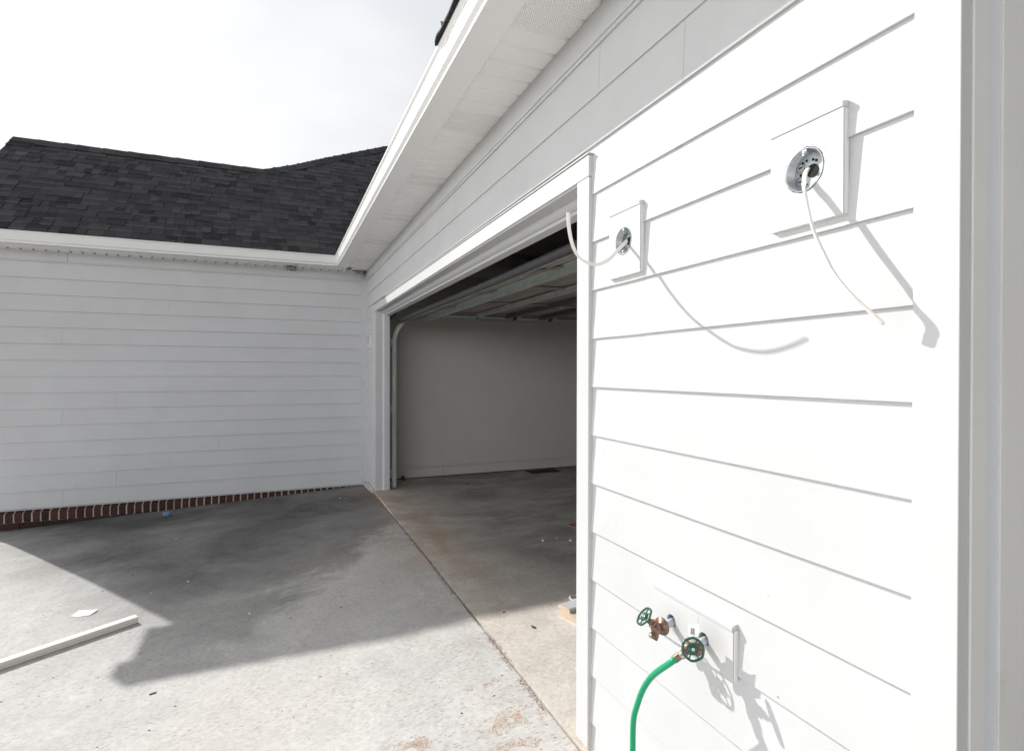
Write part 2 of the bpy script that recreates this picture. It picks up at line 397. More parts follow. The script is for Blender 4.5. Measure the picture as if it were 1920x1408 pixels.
# wing wall
jx = [-2.19, -.134, -.663, -1.188, -1.697]
J = {}
for i in range(16):
    J[i] = [[-2.19, -1.697, -1.17, -.663, -.134][i % 5]]
mb = MB(); rows(mb, 'Y', WY, zs_all, WL+.06, WX-.062, J, SZ-.004)
mb.build('wing_siding', WINGP, house)
# siding starts 5 mm above the brick ledge; a thin flashing edge shows there
mb = MB(); mb.box((WL+.01, WY-.012, Z0-8*E_-.010), (WX-.06, WY+.02, Z0-8*E_-.003)); mb.box((1.034, 6.93, FZ-.075), (1.062, WY-.07, FZ-.028)); mb.build('drip_flashing', TRIM, house)

# corner boards / trims
mb = MB(); mb.box((WX-.009, NY-.003, -1.9), (WX+.02, NY+.0725, SZ-.002)); mb.build('corner_board', TRIM, house, .0015)
mb = MB()
mb.box((WX+.022, NY-.006, -1.9), (WX+.066, NY+.02, SZ-.002)); mb.build('return_board', SIDEP, house, .0015)
mb = MB(); mb.box((WX+.0205, NY+.004, -1.9), (WX+.0215, NY+.02, SZ)); mb.box((WX+.0665, NY+.004, -1.9), (WX+.070, NY+.03, SZ)); mb.build('trim_gap', BLACK, house)
mb = MB(); mb.box((WX+.0705, NY+.003, -1.9), (WX+.118, NY+.03, SZ-.002)); mb.build('return_channel', TRIMC, house, .001)
mb = MB(); mb.box((WX+.1185, NY-.001, -1.9), (HX1, NY+.03, SZ-.002)); mb.build('side_panel', SIDEP, house, .001)
mb = MB(); mb.box((WX-.065, WY-.010, -1.9), (WX-.006, WY+.015, SZ-.002)); mb.box((WX-.008, WY-.076, -1.9), (WX+.014, WY+.010, SZ-.003)); mb.build('inside_corner_board', WINGP, house, .001)
mb = MB(); mb.box((WL, WY-.012, -1.9), (WL+.062, WY+.015, SZ-.002)); mb.box((WL-.001, WY-.0118, -1.9), (WL+.02, WY+.11, SZ-.003)); mb.build('wing_corner_board', TRIM, house)
# frieze boards under the soffits
mb = MB(); mb.box((WX-.006, NY-.002, 1.205), (WX+.012, WY-.008, SZ-.002)); mb.build('frieze_board', PAINT, house, .002)
mb = MB(); mb.box((WL, WY-.0125, 1.205), (-2.137, WY+.008, SZ-.002)); mb.box((-2.134, WY-.0125, 1.205), (WX-.007, WY+.008, SZ-.002)); mb.build('wing_frieze_board', WINGP, house, .001)
# wall bodies (sheathing, studs, inner drywall)
mb = MB()
mb.box((WX+.016, NY+.03, -2.0), (WX+.10, OY0-.02, 1.30)); mb.box((WX+.016, OY1+.02, -2.0), (WX+.10, WY-.005, 1.30))
mb.box((WX+.016, OY0-.02, OZ+.03), (WX+.10, OY1+.02, 1.30))
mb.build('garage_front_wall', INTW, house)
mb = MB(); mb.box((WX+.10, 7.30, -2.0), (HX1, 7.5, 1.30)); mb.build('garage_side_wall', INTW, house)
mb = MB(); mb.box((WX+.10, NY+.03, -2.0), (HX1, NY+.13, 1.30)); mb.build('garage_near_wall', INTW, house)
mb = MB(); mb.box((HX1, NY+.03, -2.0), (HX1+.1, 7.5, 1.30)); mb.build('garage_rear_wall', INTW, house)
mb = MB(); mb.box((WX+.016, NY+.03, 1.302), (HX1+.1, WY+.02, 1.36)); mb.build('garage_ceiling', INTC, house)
mb = MB(); mb.box((WL+.02, WY+.016, -2.0), (HX1, 10.7, 1.30)); mb.build('wing_body', WINGP, house)
# gable triangle on the wing's left end
mb = MB(); mb.prism([(WY+.016, 1.30), (10.5, 1.30), (8.97, 2.80)], lambda p, e: (WL+.02+.12*e, p[0], p[1])); mb.build('gable_wall', WINGP, house)
# baseboard panel lines in the garage
mb = MB(); mb.box((WX+.102, 7.283, FZ+.012), (2.06, 7.299, FZ+.135)); mb.box((2.064, 7.283, FZ+.012), (HX1, 7.299, FZ+.135))
mb.box((WX+.102, 7.287, FZ+.137), (2.06, 7.299, FZ+.155)); mb.box((2.064, 7.287, FZ+.137), (HX1, 7.299, FZ+.155)); mb.build('baseboard', INTW, house, .003)
mb = MB(); mb.box((WX+.102, 7.292, FZ+.001), (HX1, 7.299, FZ+.011)); mb.build('wall_base_gap', BLACK, house)

# ------------------------------------------------------------------ door casing, jambs, header
mb = MB(); mb.box((CX, OY0-.088, -1.40), (WX+.015, OY0, OZ+.004)); mb.build('door_casing', TRIM, house, .0025)
mb = MB(); mb.box((CX, OY1, -1.408), (WX+.015, OY1+.22, OZ+.002)); mb.build('door_casing', WINGP, house, .0025)
mb = MB(); mb.box((CX-.001, OY0-.088, OZ+.006), (WX+.015, OY1+.22, OZ+.085)); mb.build('header_casing', TRIM, house, .0025)
mb = MB(); mb.box((CX-.006, OY0-.092, OZ+.087), (WX+.006, OY1+.22, OZ+.093)); mb.build('header_drip_cap', TRIM, house, .002)
def jamb_prof(sgn, y):
    # stepped jamb with stop moulding, (x, y) section
    return [(CX+.012, y), (CX+.085, y), (CX+.085, y-.006*sgn), (CX+.095, y-.014*sgn), (CX+.108, y-.020*sgn), (CX+.115, y-.014*sgn), (CX+.121, y-.022*sgn), (CX+.165, y-.022*sgn), (CX+.165, y+.02*sgn), (CX+.012, y+.02*sgn)]
for sgn, y, nm in ((1, OY1-.0015, 'door_jamb'), (-1, OY0+.0015, 'door_jamb')):
    mb = MB(); mb.prism(jamb_prof(sgn, y), lambda p, e: (p[0], p[1], FZ+.003 if e == 0 else OZ+.0)); mb.build(nm, WINGP if sgn > 0 else TRIM, house)
hp = [(CX+.010, OZ-.001), (CX+.075, OZ-.001), (CX+.075, OZ-.008), (CX+.090, OZ-.022), (CX+.105, OZ-.030), (CX+.112, OZ-.026), (CX+.118, OZ-.044), (CX+.165, OZ-.050), (CX+.165, OZ+.03), (CX+.010, OZ+.03)]
mb = MB(); mb.prism(hp, lambda p, e: (p[0], OY1+.018 if e else OY0-.018, p[1])); mb.build('header_jamb', WINGP, house)

# ------------------------------------------------------------------ soffit, fascia, gutters
mb = MB(); y = -.6; k = 0; y += .0
base = 1.699-.122*19
g0 = base
k = 0
while g0 < 7.4:
    g1 = min(g0+.122, 7.49)
    kind = 1 if (k-19) % 8 in (0, 1) else 0
    x0, x1 = .80, WX+.004
    # v-groove strip then flat band
    mb.face([(x0, g0, SZ), (x1, g0, SZ), (x1, g0+.018, SZ+.013), (x0, g0+.018, SZ+.013)])
    mb.face([(x0, g0+.018, SZ+.013), (x1, g0+.018, SZ+.013), (x1, g0+.022, SZ), (x0, g0+.022, SZ)])
    mb.face([(x0, g0+.022, SZ), (x1, g0+.022, SZ), (x1, g1, SZ), (x0, g1, SZ)], mi=kind)
    g0 += .122; k += 1
mb.box((.785, base, SZ+.0135), (WX+.01, 7.5, SZ+.015))
mb.build('soffit_panel', [SOFF, PERF], house)
mb = MB(); mb.box((.777, base, SZ-.008), (.812, 7.27, SZ+.006)); mb.build('soffit_channel', SOFF, house, .002)
# wing soffit, grooves running across (they show as small teeth)
mb = MB(); x = -3.08
while x < .80:
    mb.face([(x, 7.25, SZ), (x+.09, 7.25, SZ), (x+.09, WY+.01, SZ), (x, WY+.01, SZ)])
    mb.face([(x+.09, 7.25, SZ), (x+.10, 7.25, SZ+.010), (x+.10, WY+.01, SZ+.010), (x+.09, WY+.01, SZ)])
    mb.face([(x+.10, 7.25, SZ+.010), (x+.11, 7.25, SZ), (x+.11, WY+.01, SZ), (x+.10, WY+.01, SZ+.010)])
    x += .11
mb.build('wing_soffit_panel', SOFF, house)
mb = MB(); mb.box((-3.0, WY-.021, SZ-.012), (WX-.09, WY-.013, SZ-.001))
x = -2.98
while x < WX-.15:      # dark open ends of the soffit grooves
    mb.prism([(x, SZ-.0125), (x+.022, SZ-.0125), (x+.016, SZ-.004), (x+.004, SZ-.004)], lambda p, e: (p[0], WY-.024+.002*e, p[1]), mi=1); x += .1085
mb.build('wing_soffit_channel', [SOFF, BLACK], house)
GPROF = [(.0, .130), (.0, 0), (.106, 0), (.106, .014), (.122, .028), (.129, .098), (.140, .110), (.140, .120), (.129, .120), (.129, .112), (.122, .101), (.116, .030), (.102, .006), (.006, .006), (.006, .130)]
GZ = 1.302
def gutter(prof, ends):
    """ends: function (outward o, height h) -> start and end points"""
    mb = MB(); mb.prism(prof, ends); return mb
FXg, FYg = .780, 7.239
# the two gutters meet in a mitre at the inside corner
mb = gutter(GPROF, lambda p, e: (FXg-p[0], (FYg-p[0]-.0006) if e else -.62, GZ+p[1])); mb.build('gutter', ALU, house)
mb = gutter(GPROF, lambda p, e: ((FXg-p[0]-.0006) if e else -3.15, FYg-p[0], GZ+p[1])); mb.build('gutter', ALUG, house)
mb = MB(); mb.box((-3.154, FYg-.141, GZ), (-3.151, FYg, GZ+.125)); mb.build('gutter_end_cap', ALUG, house)
mb = MB(); mb.box((FXg+.0005, -.62, GZ+.003), (FXg+.022, FYg, 1.435)); mb.build('fascia', ALU, house)
mb = MB(); mb.box((-3.08, FYg+.0005, GZ+.003), (FXg+.02, FYg+.022, 1.435)); mb.build('fascia', ALUG, house)

# ------------------------------------------------------------------ roofs
SLP = .833; cs = 1/math.hypot(1, SLP)
YE, XE, ZE = 7.135, .685, 1.432
def wing_pt(u, v, h=0):   # u = X, v = horizontal distance up the slope, h = height off the plane
    return (u, YE+v-h*SLP*cs, ZE+SLP*v+h*cs)
def gar_pt(u, v, h=0):
    return (XE+v-h*SLP*cs, u, ZE+SLP*v+h*cs)
def inside(poly, x, y):
    c = False; n = len(poly)
    for i in range(n):
        x1, y1 = poly[i]; x2, y2 = poly[(i+1) % n]
        if (y1 > y) != (y2 > y) and x < (x2-x1)*(y-y1)/(y2-y1)+x1: c = not c
    return c
def clip_u(poly, v):
    xs = []
    n = len(poly)
    for i in range(n):
        x1, y1 = poly[i]; x2, y2 = poly[(i+1) % n]
        if (y1 > v) != (y2 > v): xs.append(x1+(x2-x1)*(v-y1)/(y2-y1))
    return sorted(xs)
def shingles(poly, pt, vmax, name, exp=.1095):
    mb = MB(); v = 0.0; rnd = random.Random(3); row = 0
    while v < vmax:
        xs = clip_u(poly, min(v+exp*.5, vmax-.001)); 
        for q in range(0, len(xs)-1, 2):
            a, b = xs[q], xs[q+1]; u = a-rnd.random()*.15
            while u < b:
                w = rnd.choice((.07, .10, .13, .17, .22, .09))*rnd.uniform(.85, 1.15); thick = rnd.random() < .5
                u0, u1 = max(u, a), min(u+w, b)
                if u1-u0 > .01:
                    h = .0115 if thick else .0055; t = min(1, max(0, rnd.gauss(.34, .17))); et = min(1, t+rnd.choice((.0, .25, .6, .9)))  # et lightens the tab's lower edge, a painted lit highlight
                    e0 = v-(.0 if not thick else .002)
                    top = [pt(u0, e0, h), pt(u1-.0025, e0, h), pt(u1-.0025, v+exp+.004, h*.35), pt(u0, v+exp+.004, h*.35)]
                    bot = [pt(u0, e0, -.004), pt(u1-.0025, e0, -.004)]
                    mb.face(top, t); mb.face([bot[0], bot[1], top[1], top[0]], et)
                    if rnd.random() < .6: mb.face([pt(u0+.001, e0+.004, h+.0004), pt(u1-.0035, e0+.004, h+.0004), pt(u1-.0035, e0+.018+.01*rnd.random(), h+.0004), pt(u0+.001, e0+.018, h+.0004)], et)
                    mb.face([bot[0], top[0], top[3]], 0.0); mb.face([bot[1], top[1], top[2]], 0.0)
                u += w
        v += exp; row += 1
    # underlay
    mb.face([pt(x, y, -.003) for x, y in poly], 0.0)
    return mb.build(name, SHING, house)
RV = 8.97-YE
wing_poly = [(-3.11, 0), (XE, 0), (XE+3.9, 3.9), (2.9, 3.9), (1.8, 3.25), (.75, 2.50), (.2, 2.08), (-.2, RV), (-3.11, RV)]
shingles(wing_poly, wing_pt, 3.9, 'wing_roof')
gar_poly = [(-.45, 0), (YE, 0), (YE+3.9, 3.9), (-.45, 3.9)]
shingles(gar_poly, gar_pt, 3.9, 'garage_roof')
# back slopes and decking so the roofs are solid
mb = MB()
mb.face([(-3.11, 8.97, ZE+SLP*RV-.01), (-.2, 8.97, ZE+SLP*RV-.01), (-.2, 8.97+RV, ZE), (-3.11, 8.97+RV, ZE)], .2)
mb.face([wing_pt(-.2, RV), wing_pt(1.8, 3.25), wing_pt(2.9, 3.9), (2.9, 14.5, ZE), (-.2, 10.8, ZE)], .2)
mb.face([gar_pt(-.45, 3.9), gar_pt(YE+3.9, 3.9), (HX1+.5, YE+3.9, ZE), (HX1+.5, -.45, ZE)], .2)
mb.build('rear_roof_slope', SHING, house)
# ridge caps
mb = MB(); x = -2.85; rnd = random.Random(5)
while x < -.42:
    for sgn in (-1, 1):
        a = (x, 8.97, ZE+SLP*RV+.020+.004*(int(x*7) % 2)); b = (x+.15, 8.97, a[2]-.006)
        mb.face([a, b, (b[0], 8.97+sgn*.14, b[2]-.115), (a[0], 8.97+sgn*.14, a[2]-.115)], rnd.uniform(.2, .6))
    mb.face([(x, 8.97, ZE+SLP*RV+.020), (x, 8.83, ZE+SLP*RV-.095), (x, 8.83, ZE+SLP*RV-.105), (x, 8.97, ZE+SLP*RV+.005)], .1)
    x += .14
pth = [(-.2, RV), (.2, 2.08), (.75, 2.50), (1.8, 3.25), (2.9, 3.9)]
for (u0, v0), (u1, v1) in zip(pth[:-1], pth[1:]):
    n = max(2, int(math.hypot(u1-u0, v1-v0)/.14))
    for i in range(n):
        f0, f1 = i/n, (i+1.1)/n
        ua, va, ub, vb = u0+(u1-u0)*f0, v0+(v1-v0)*f0, u0+(u1-u0)*f1, v0+(v1-v0)*f1
        mb.face([wing_pt(ua, va, .022), wing_pt(ub, vb, .014), wing_pt(ub+.09, vb-.11, .010), wing_pt(ua+.09, va-.11, .014)], rnd.uniform(.2, .6))
        mb.face([wing_pt(ua, va, .022), wing_pt(ua+.09, va-.11, .014), wing_pt(ua+.09, va-.11, -.002), wing_pt(ua, va, -.002)], .1)
        mb.face([wing_pt(ua, va, .022), wing_pt(ub, vb, .014), wing_pt(ub-.05, vb+.1, -.05), wing_pt(ua-.05, va+.1, -.05)], .2)
mb.build('ridge_cap', SHING, house)
# rake board, gable soffit
mb = MB()
mb.prism([(YE-.02, ZE-.02), (8.97, ZE+SLP*RV-.012), (8.97, ZE+SLP*RV-.16), (YE-.02, ZE-.14)], lambda p, e: (-3.10+.022*e, p[0], p[1]))
mb.box((-3.07, YE+.1, SZ+.001), (WL+.02, WY+.1, SZ+.012))
mb.prism([(YE-.02, SZ-.01), (WY+.12, SZ-.01), (WY+.12, ZE+.2), (YE-.02, ZE-.03)], lambda p, e: (-3.095+.01*e, p[0], p[1]))
mb.prism([(WY, SZ+.01), (8.97, ZE+SLP*RV-.17), (8.97, ZE+SLP*RV-.15), (WY, ZE+.25)], lambda p, e: (-3.075 if e == 0 else WL+.02, p[0], p[1]))
mb.build('rake_board', TRIM, house)
# ragged starter shingles sticking out over the garage gutter
mb = MB(); y = 2.36; rnd = random.Random(11); px = .621; n = 0
pr = [(2.37, .630), (2.345, .622), (2.30, .617), (2.25, .6225), (2.18, .6215), (2.14, .6225), (2.05, .6185), (1.97, .617), (1.9, .614), (1.75, .612), (1.6, .611), (1.4, .610), (1.1, .612), (.9, .609)]
for (ya, xa), (yb, xb) in zip(pr[:-1], pr[1:]):
    mb.face([(xa, ya, 1.428), (xb, yb, 1.428), (.70, yb, 1.447), (.70, ya, 1.447)], .1)
    mb.face([(xa, ya, 1.419), (xb, yb, 1.419), (.70, yb, 1.437), (.70, ya, 1.437)], .1)
    mb.face([(xa, ya, 1.428), (xb, yb, 1.428), (xb, yb, 1.419), (xa, ya, 1.419)], .1)
mb.face([(.617, 2.235, 1.447), (.625, 2.20, 1.424), (.628, 2.25, 1.424)], .1)
mb.face([(.618, 2.06, 1.441), (.622, 2.03, 1.424), (.622, 2.07, 1.424)], .1)
mb.build('starter_shingle_edge', SHING, house)

# ------------------------------------------------------------------ brick base of the wing
mb = MB(); x = WL; rnd = random.Random(2)
ztop = Z0-8*E_-.012
mb.box((WL, WY+.012, -2.0), (WX, WY+.03, ztop-.004), mi=1)
while x < WX-.02:
    w = .062+rnd.uniform(-.003, .003); t = rnd.random()
    prof = [(WY-.055+rnd.uniform(-.003, .003), ztop-.030), (WY+.005, ztop-.006), (WY+.02, ztop-.006), (WY+.02, ztop-.125), (WY-.030, ztop-.125), (WY-.052, ztop-.11)]
    xx = x+rnd.uniform(0, .002)
    mb.prism(prof, lambda p, e: (xx+w*e, p[0], p[1]), tone=t, mi=0)
    # mortar between the bricks, slightly set back
    prof2 = [(WY-.047, ztop-.033), (WY+.005, ztop-.009), (WY+.02, ztop-.009), (WY+.02, ztop-.13), (WY-.047, ztop-.118)]
    mb.prism(prof2, lambda p, e: (x+.063+.0145*e+.002*math.sin(x*60), p[0], p[1]), mi=1)
    x += .0775
x = WL-.05
while x < WX-.02:      # stretcher course below, set further back
    mb.box((x, WY-.018, ztop-.20), (x+.19, WY+.02, ztop-.136), tone=rnd.random()*.6, mi=0); x += .202
mb.build('brick_base', [BRICK, MORT], house)

# ------------------------------------------------------------------ ground
def sheet(x0, x1, y0, y1, zf, nx, ny, name, mat, skirt=.14):
    mb = MB(); P = [[(x0+(x1-x0)*i/nx, y0+(y1-y0)*j/ny) for j in range(ny+1)] for i in range(nx+1)]
    V = [[mb.bm.verts.new((x, y, zf(x, y))) for x, y in r] for r in P]
    for i in range(nx):
        for j in range(ny): f = mb.bm.faces.new((V[i][j], V[i+1][j], V[i+1][j+1], V[i][j+1])); f.smooth = True
    loop = [V[i][0] for i in range(nx+1)]+[V[nx][j] for j in range(1, ny+1)]+[V[i][ny] for i in range(nx-1, -1, -1)]+[V[0][j] for j in range(ny-1, 0, -1)]
    low = [mb.bm.verts.new((v.co.x, v.co.y, v.co.z-skirt)) for v in loop]; hi = [mb.bm.verts.new(v.co) for v in loop]
    for i in range(len(loop)):
        j = (i+1) % len(loop); mb.bm.faces.new((hi[i], low[i], low[j], hi[j]))
    o = mb.build(name, mat); return o
from mathutils import noise as mnoise
def drz(x, y): return gz(x, y)-.010*max(0, -.8-x)*max(0, min(1, (y-6.6)*2))+.004*mnoise.noise((x*.8, y*.8, 0))
# driveway edge follows the joint; the slab stands a few millimetres proud of it
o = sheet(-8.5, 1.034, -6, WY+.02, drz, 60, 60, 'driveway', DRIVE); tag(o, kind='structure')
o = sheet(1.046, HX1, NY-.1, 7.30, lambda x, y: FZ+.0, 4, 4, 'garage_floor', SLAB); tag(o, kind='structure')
mb = MB(); mb.box((1.0335, -6, -1.6), (1.0465, 6.72, FZ-.018)); o = mb.build('expansion_joint', BROWNC); tag(o, kind='structure')
mb = MB(); mb.face([(-300, -300, -1.96), (300, -300, -1.96), (300, 300, -1.96), (-300, 300, -1.96)]); o = mb.build('ground', SOIL); tag(o, kind='structure')

#PART2
# ================================================================== GARAGE DOOR (raised) AND TRACK
door = empty('garage_door', (1.38, 4.2, .60))
tag(door, 'raised sectional steel garage door hanging under the garage ceiling', 'garage door')
def ptx(x):        # underside height of the raised door along X
    if x < 1.86: return .605+(x-1.38)/.48*.118
    return .723+.012*min(1, (x-1.86)/.5)
secs = [(1.385, 1.86), (1.866, 2.36), (2.366, 2.88), (2.886, 3.40), (3.406, 3.92)]
DY0, DY1 = 1.82, 6.735
for a, b in secs:
    mb = MB(); za, zb = ptx(a), ptx(b)
    mb.prism([(a, za+.008), (b, zb+.008), (b-.003, zb+.045), (a-.003, za+.045)], lambda p, e: (p[0], DY1 if e else DY0, p[1]))
    # rolled lips at both long edges, and shallow ribs
    for x0, x1 in ((a, a+.028), (b-.028, b)):
        mb.prism([(x0, ptx(x0)), (x1, ptx(x1)), (x1, ptx(x1)+.0085), (x0, ptx(x0)+.0085)], lambda p, e: (p[0], DY1 if e else DY0, p[1]))
    for f in (.33, .66):
        x0 = a+(b-a)*f
        mb.prism([(x0, ptx(x0)+.003), (x0+.012, ptx(x0)+.003), (x0+.018, ptx(x0)+.009), (x0-.006, ptx(x0)+.009)], lambda p, e: (p[0], DY1 if e else DY0, p[1]))
    pn = mb.build('door_section', STEELP, door)
    for y in (2.0, 3.15, 4.30, 5.45, 6.62):
        mb = MB(); mb.prism([(a+.004, za-.0135), (b-.004, zb-.0135), (b-.004, zb-.0005), (a+.004, za-.0005)], lambda p, e: (p[0], y+(.035 if e else -.035), p[1]))
        mb.build('stile', STEELP, door)
mb = MB(); path = [(1.352, y, .620) for y in [DY0+(DY1-DY0)*i/24 for i in range(25)]]
path = [(x+.002*math.sin(y*2.1), y, z+.003*math.sin(y*1.3)) for x, y, z in path]
mb.sweep(path, .0265, 14); mb.build('bottom_seal', RUBBER, door)
mb = MB(); mb.prism([(1.366, .598), (1.404, .604), (1.404, .609), (1.366, .603)], lambda p, e: (p[0], DY1 if e else DY0, p[1])); mb.build('seal_retainer', GALV, door)
def strut(x, z, h, d, name, mat, y0=DY0, y1=DY1-.08):
    mb = MB(); t = .002
    mb.box((x, y0, z), (x+t, y1, z+h)); mb.box((x+t, y0, z), (x+d, y1, z+t)); mb.box((x+d, y0, z), (x+d+t, y1, z+h))
    mb.box((x-.018, y0, z+h), (x+t, y1, z+h+t)); mb.box((x+d, y0, z+h), (x+d+.02, y1, z+h+t)); return mb.build(name, mat, door)
strut(1.665, .624, .050, .045, 'strut', STRUT)
strut(2.300, .690, .036, .040, 'strut', GALV)
strut(2.700, .690, .038, .045, 'strut', DKMET)
strut(3.180, .688, .038, .045, 'strut', DKMET)
for x in (1.863, 2.363, 2.883, 3.403):
    for y in (2.0, 3.15, 4.30, 5.45, 6.62):
        z = ptx(x)-.014
        mb = MB(); mb.box((x-.045, y-.028, z-.003), (x+.045, y+.028, z)); mb.box((x-.016, y-.020, z-.018), (x+.016, y-.014, z-.003)); mb.box((x-.016, y+.014, z-.018), (x+.016, y+.020, z-.003))
        mb.lathe([(.006, -.026), (.006, .026)], Matrix.Translation((x, y, z-.014)) @ Matrix.Rotation(math.pi/2, 4, 'X'), 10)
        for dx in (-.034, .034):
            for dy in (-.016, .016): mb.lathe([(.0045, -.006), (.0045, .0)], Matrix.Translation((x+dx, y+dy, z-.002)), 8)
        h = mb.build('hinge', GALV, door)
    mb = MB(); mb.lathe([(.008, -.012), (.023, -.012), (.023, .0), (.020, .006), (.008, .008)], Matrix.Translation((x, 6.76, ptx(x)-.03)) @ Matrix.Rotation(math.pi/2, 4, 'X'), 18)
    mb.lathe([(.005, -.10), (.005, .02)], Matrix.Translation((x, 6.74, ptx(x)-.03)) @ Matrix.Rotation(-math.pi/2, 4, 'X'), 8)
    mb.build('roller', RUBBER, door)
for y, x in ((5.0, 1.59), (3.2, 1.60), (5.65, 1.585), (5.45, 1.60)):
    mb = MB(); mb.lathe([(.006, -.003), (.006, .003)], Matrix.Translation((x+.06, y, ptx(x)-.004)), 10); mb.build('bolt', SCREW, door)

def track(y, sg, label):
    t = empty('door_track', (1.295, y, FZ)); tag(t, label, 'door track', 'garage door tracks')
    pts = [(1.295, FZ+.004)]+[(1.295, z) for z in (-1.0, -.5, 0, .36)]+[(1.295+.33*(1-math.cos(a)), .36+.33*math.sin(a)) for a in [math.pi/2*i/10 for i in range(1, 11)]]+[(2.2, .692), (5.2, .70)]
    mb = MB()
    # C-shaped section swept along the path
    sec = [(-.014, .024), (-.014, .026), (.014, .026), (.026, .014), (.026, -.014), (.014, -.026), (-.014, -.026), (-.014, -.024), (.013, -.024), (.024, -.013), (.024, .013), (.013, .024)]
    rings = []
    for i, (x, z) in enumerate(pts):
        x0, z0 = pts[max(0, i-1)]; x1, z1 = pts[min(len(pts)-1, i+1)]; tx, tz = x1-x0, z1-z0; L = math.hypot(tx, tz); tx /= L; tz /= L
        rings.append([mb.bm.verts.new((x+tz*b, y+sg*a, z-tx*b)) for a, b in sec])
    rail = mb
    for a, b in zip(rings[:-1], rings[1:]):
        for k in range(len(sec)): mb.bm.faces.new((a[k], a[(k+1) % len(sec)], b[(k+1) % len(sec)], b[k]))
    for z in (-1.22, -.44, .37):
        mb = MB(); mb.box((1.222, y-.012, z-.035), (1.272, y-.009, z+.035)); mb.box((1.222, y-.009, z-.035), (1.2245, y+.03, z+.035))
        b = mb.build('track_bracket', TRACKM, t)
        mb = MB()
        for zz in (-.014, .012): mb.box((1.243, y-.0135, z+zz-.004), (1.262, y-.0125, z+zz+.004))
        mb.build('slot', BLACK, b)
    for k in range(9): rail.lathe([(.0035, 0), (.0035, .0012)], Matrix.Translation((1.289+.006*(k % 2), y-.0268, -.60+.035*k)) @ Matrix.Rotation(math.pi/2, 4, 'X'), 8, mi=1)
    rail.build('track_rail', [TRACKM, BLACK], t)
    mb = MB(); mb.box((1.2, y-.03*sg, .80), (5.0, y-.027*sg, .806)); mb.box((1.9, y+.03, .69), (5.2, y+.034, .745)); mb.build('track_angle', DKMET, t)
    mb = MB(); mb.prism([(1.22, .58), (1.34, .72), (1.34, .84), (1.22, .84)], lambda p, e: (p[0], y+.034+.003*e, p[1])); mb.build('flag_bracket', DKMET, t)
    return t
track(6.780, 1, 'galvanised vertical door track curving inward beside the far white door jamb')
op = empty('door_opener_rail', (1.3, 4.25, .95)); tag(op, 'dark steel opener rail running into the garage above the raised door', 'opener rail')
mb = MB(); mb.box((1.24, 4.22, .940), (4.6, 4.25, .944)); mb.box((1.24, 4.22, .944), (4.6, 4.223, .975)); mb.box((1.24, 4.247, .944), (4.6, 4.25, .975)); mb.build('rail', DKMET, op)
mb = MB(); mb.box((1.172, 4.18, .91), (1.18, 4.29, 1.0)); mb.box((1.18, 4.215, .93), (1.26, 4.219, .985)); mb.box((1.18, 4.251, .93), (1.26, 4.255, .985)); mb.build('wall_bracket', GALV, op)

# ================================================================== ELECTRICAL BOXES ON MOUNTING BLOCKS
def plate_hole(mb, y0, y1, z0, z1, cy, cz, r, xf, xb, n=40, jit=0):
    """rectangular block facing -X with a round hole"""
    rnd = random.Random(int(cy*1000)); angs = [2*math.pi*k/n for k in range(n)]
    rr = [r*(1+rnd.uniform(-jit, jit)) for _ in range(n)]
    inn = [(cy+rr[k]*math.cos(a), cz+rr[k]*math.sin(a)) for k, a in enumerate(angs)]
    out = []
    for a in angs:
        c, s_ = math.cos(a), math.sin(a); t = 1e9
        if c > 1e-9: t = min(t, (y1-cy)/c)
        if c < -1e-9: t = min(t, (y0-cy)/c)
        if s_ > 1e-9: t = min(t, (z1-cz)/s_)
        if s_ < -1e-9: t = min(t, (z0-cz)/s_)
        out.append((cy+c*t, cz+s_*t))
    # snap nearest samples to corners
    for cyy, czz in ((y0, z0), (y1, z0), (y1, z1), (y0, z1)):
        k = min(range(n), key=lambda i: (out[i][0]-cyy)**2+(out[i][1]-czz)**2); out[k] = (cyy, czz)
    vi = [mb.bm.verts.new((xf, *p)) for p in inn]; vo = [mb.bm.verts.new((xf, *p)) for p in out]
    bi = [mb.bm.verts.new((xb, *p)) for p in inn]; bo = [mb.bm.verts.new((xb, *p)) for p in out]
    for k in range(n):
        j = (k+1) % n
        for q in ((vi[k], vi[j], vo[j], vo[k]), (vo[k], vo[j], bo[j], bo[k]), (vi[j], vi[k], bi[k], bi[j])): mb.bm.faces.new(q)
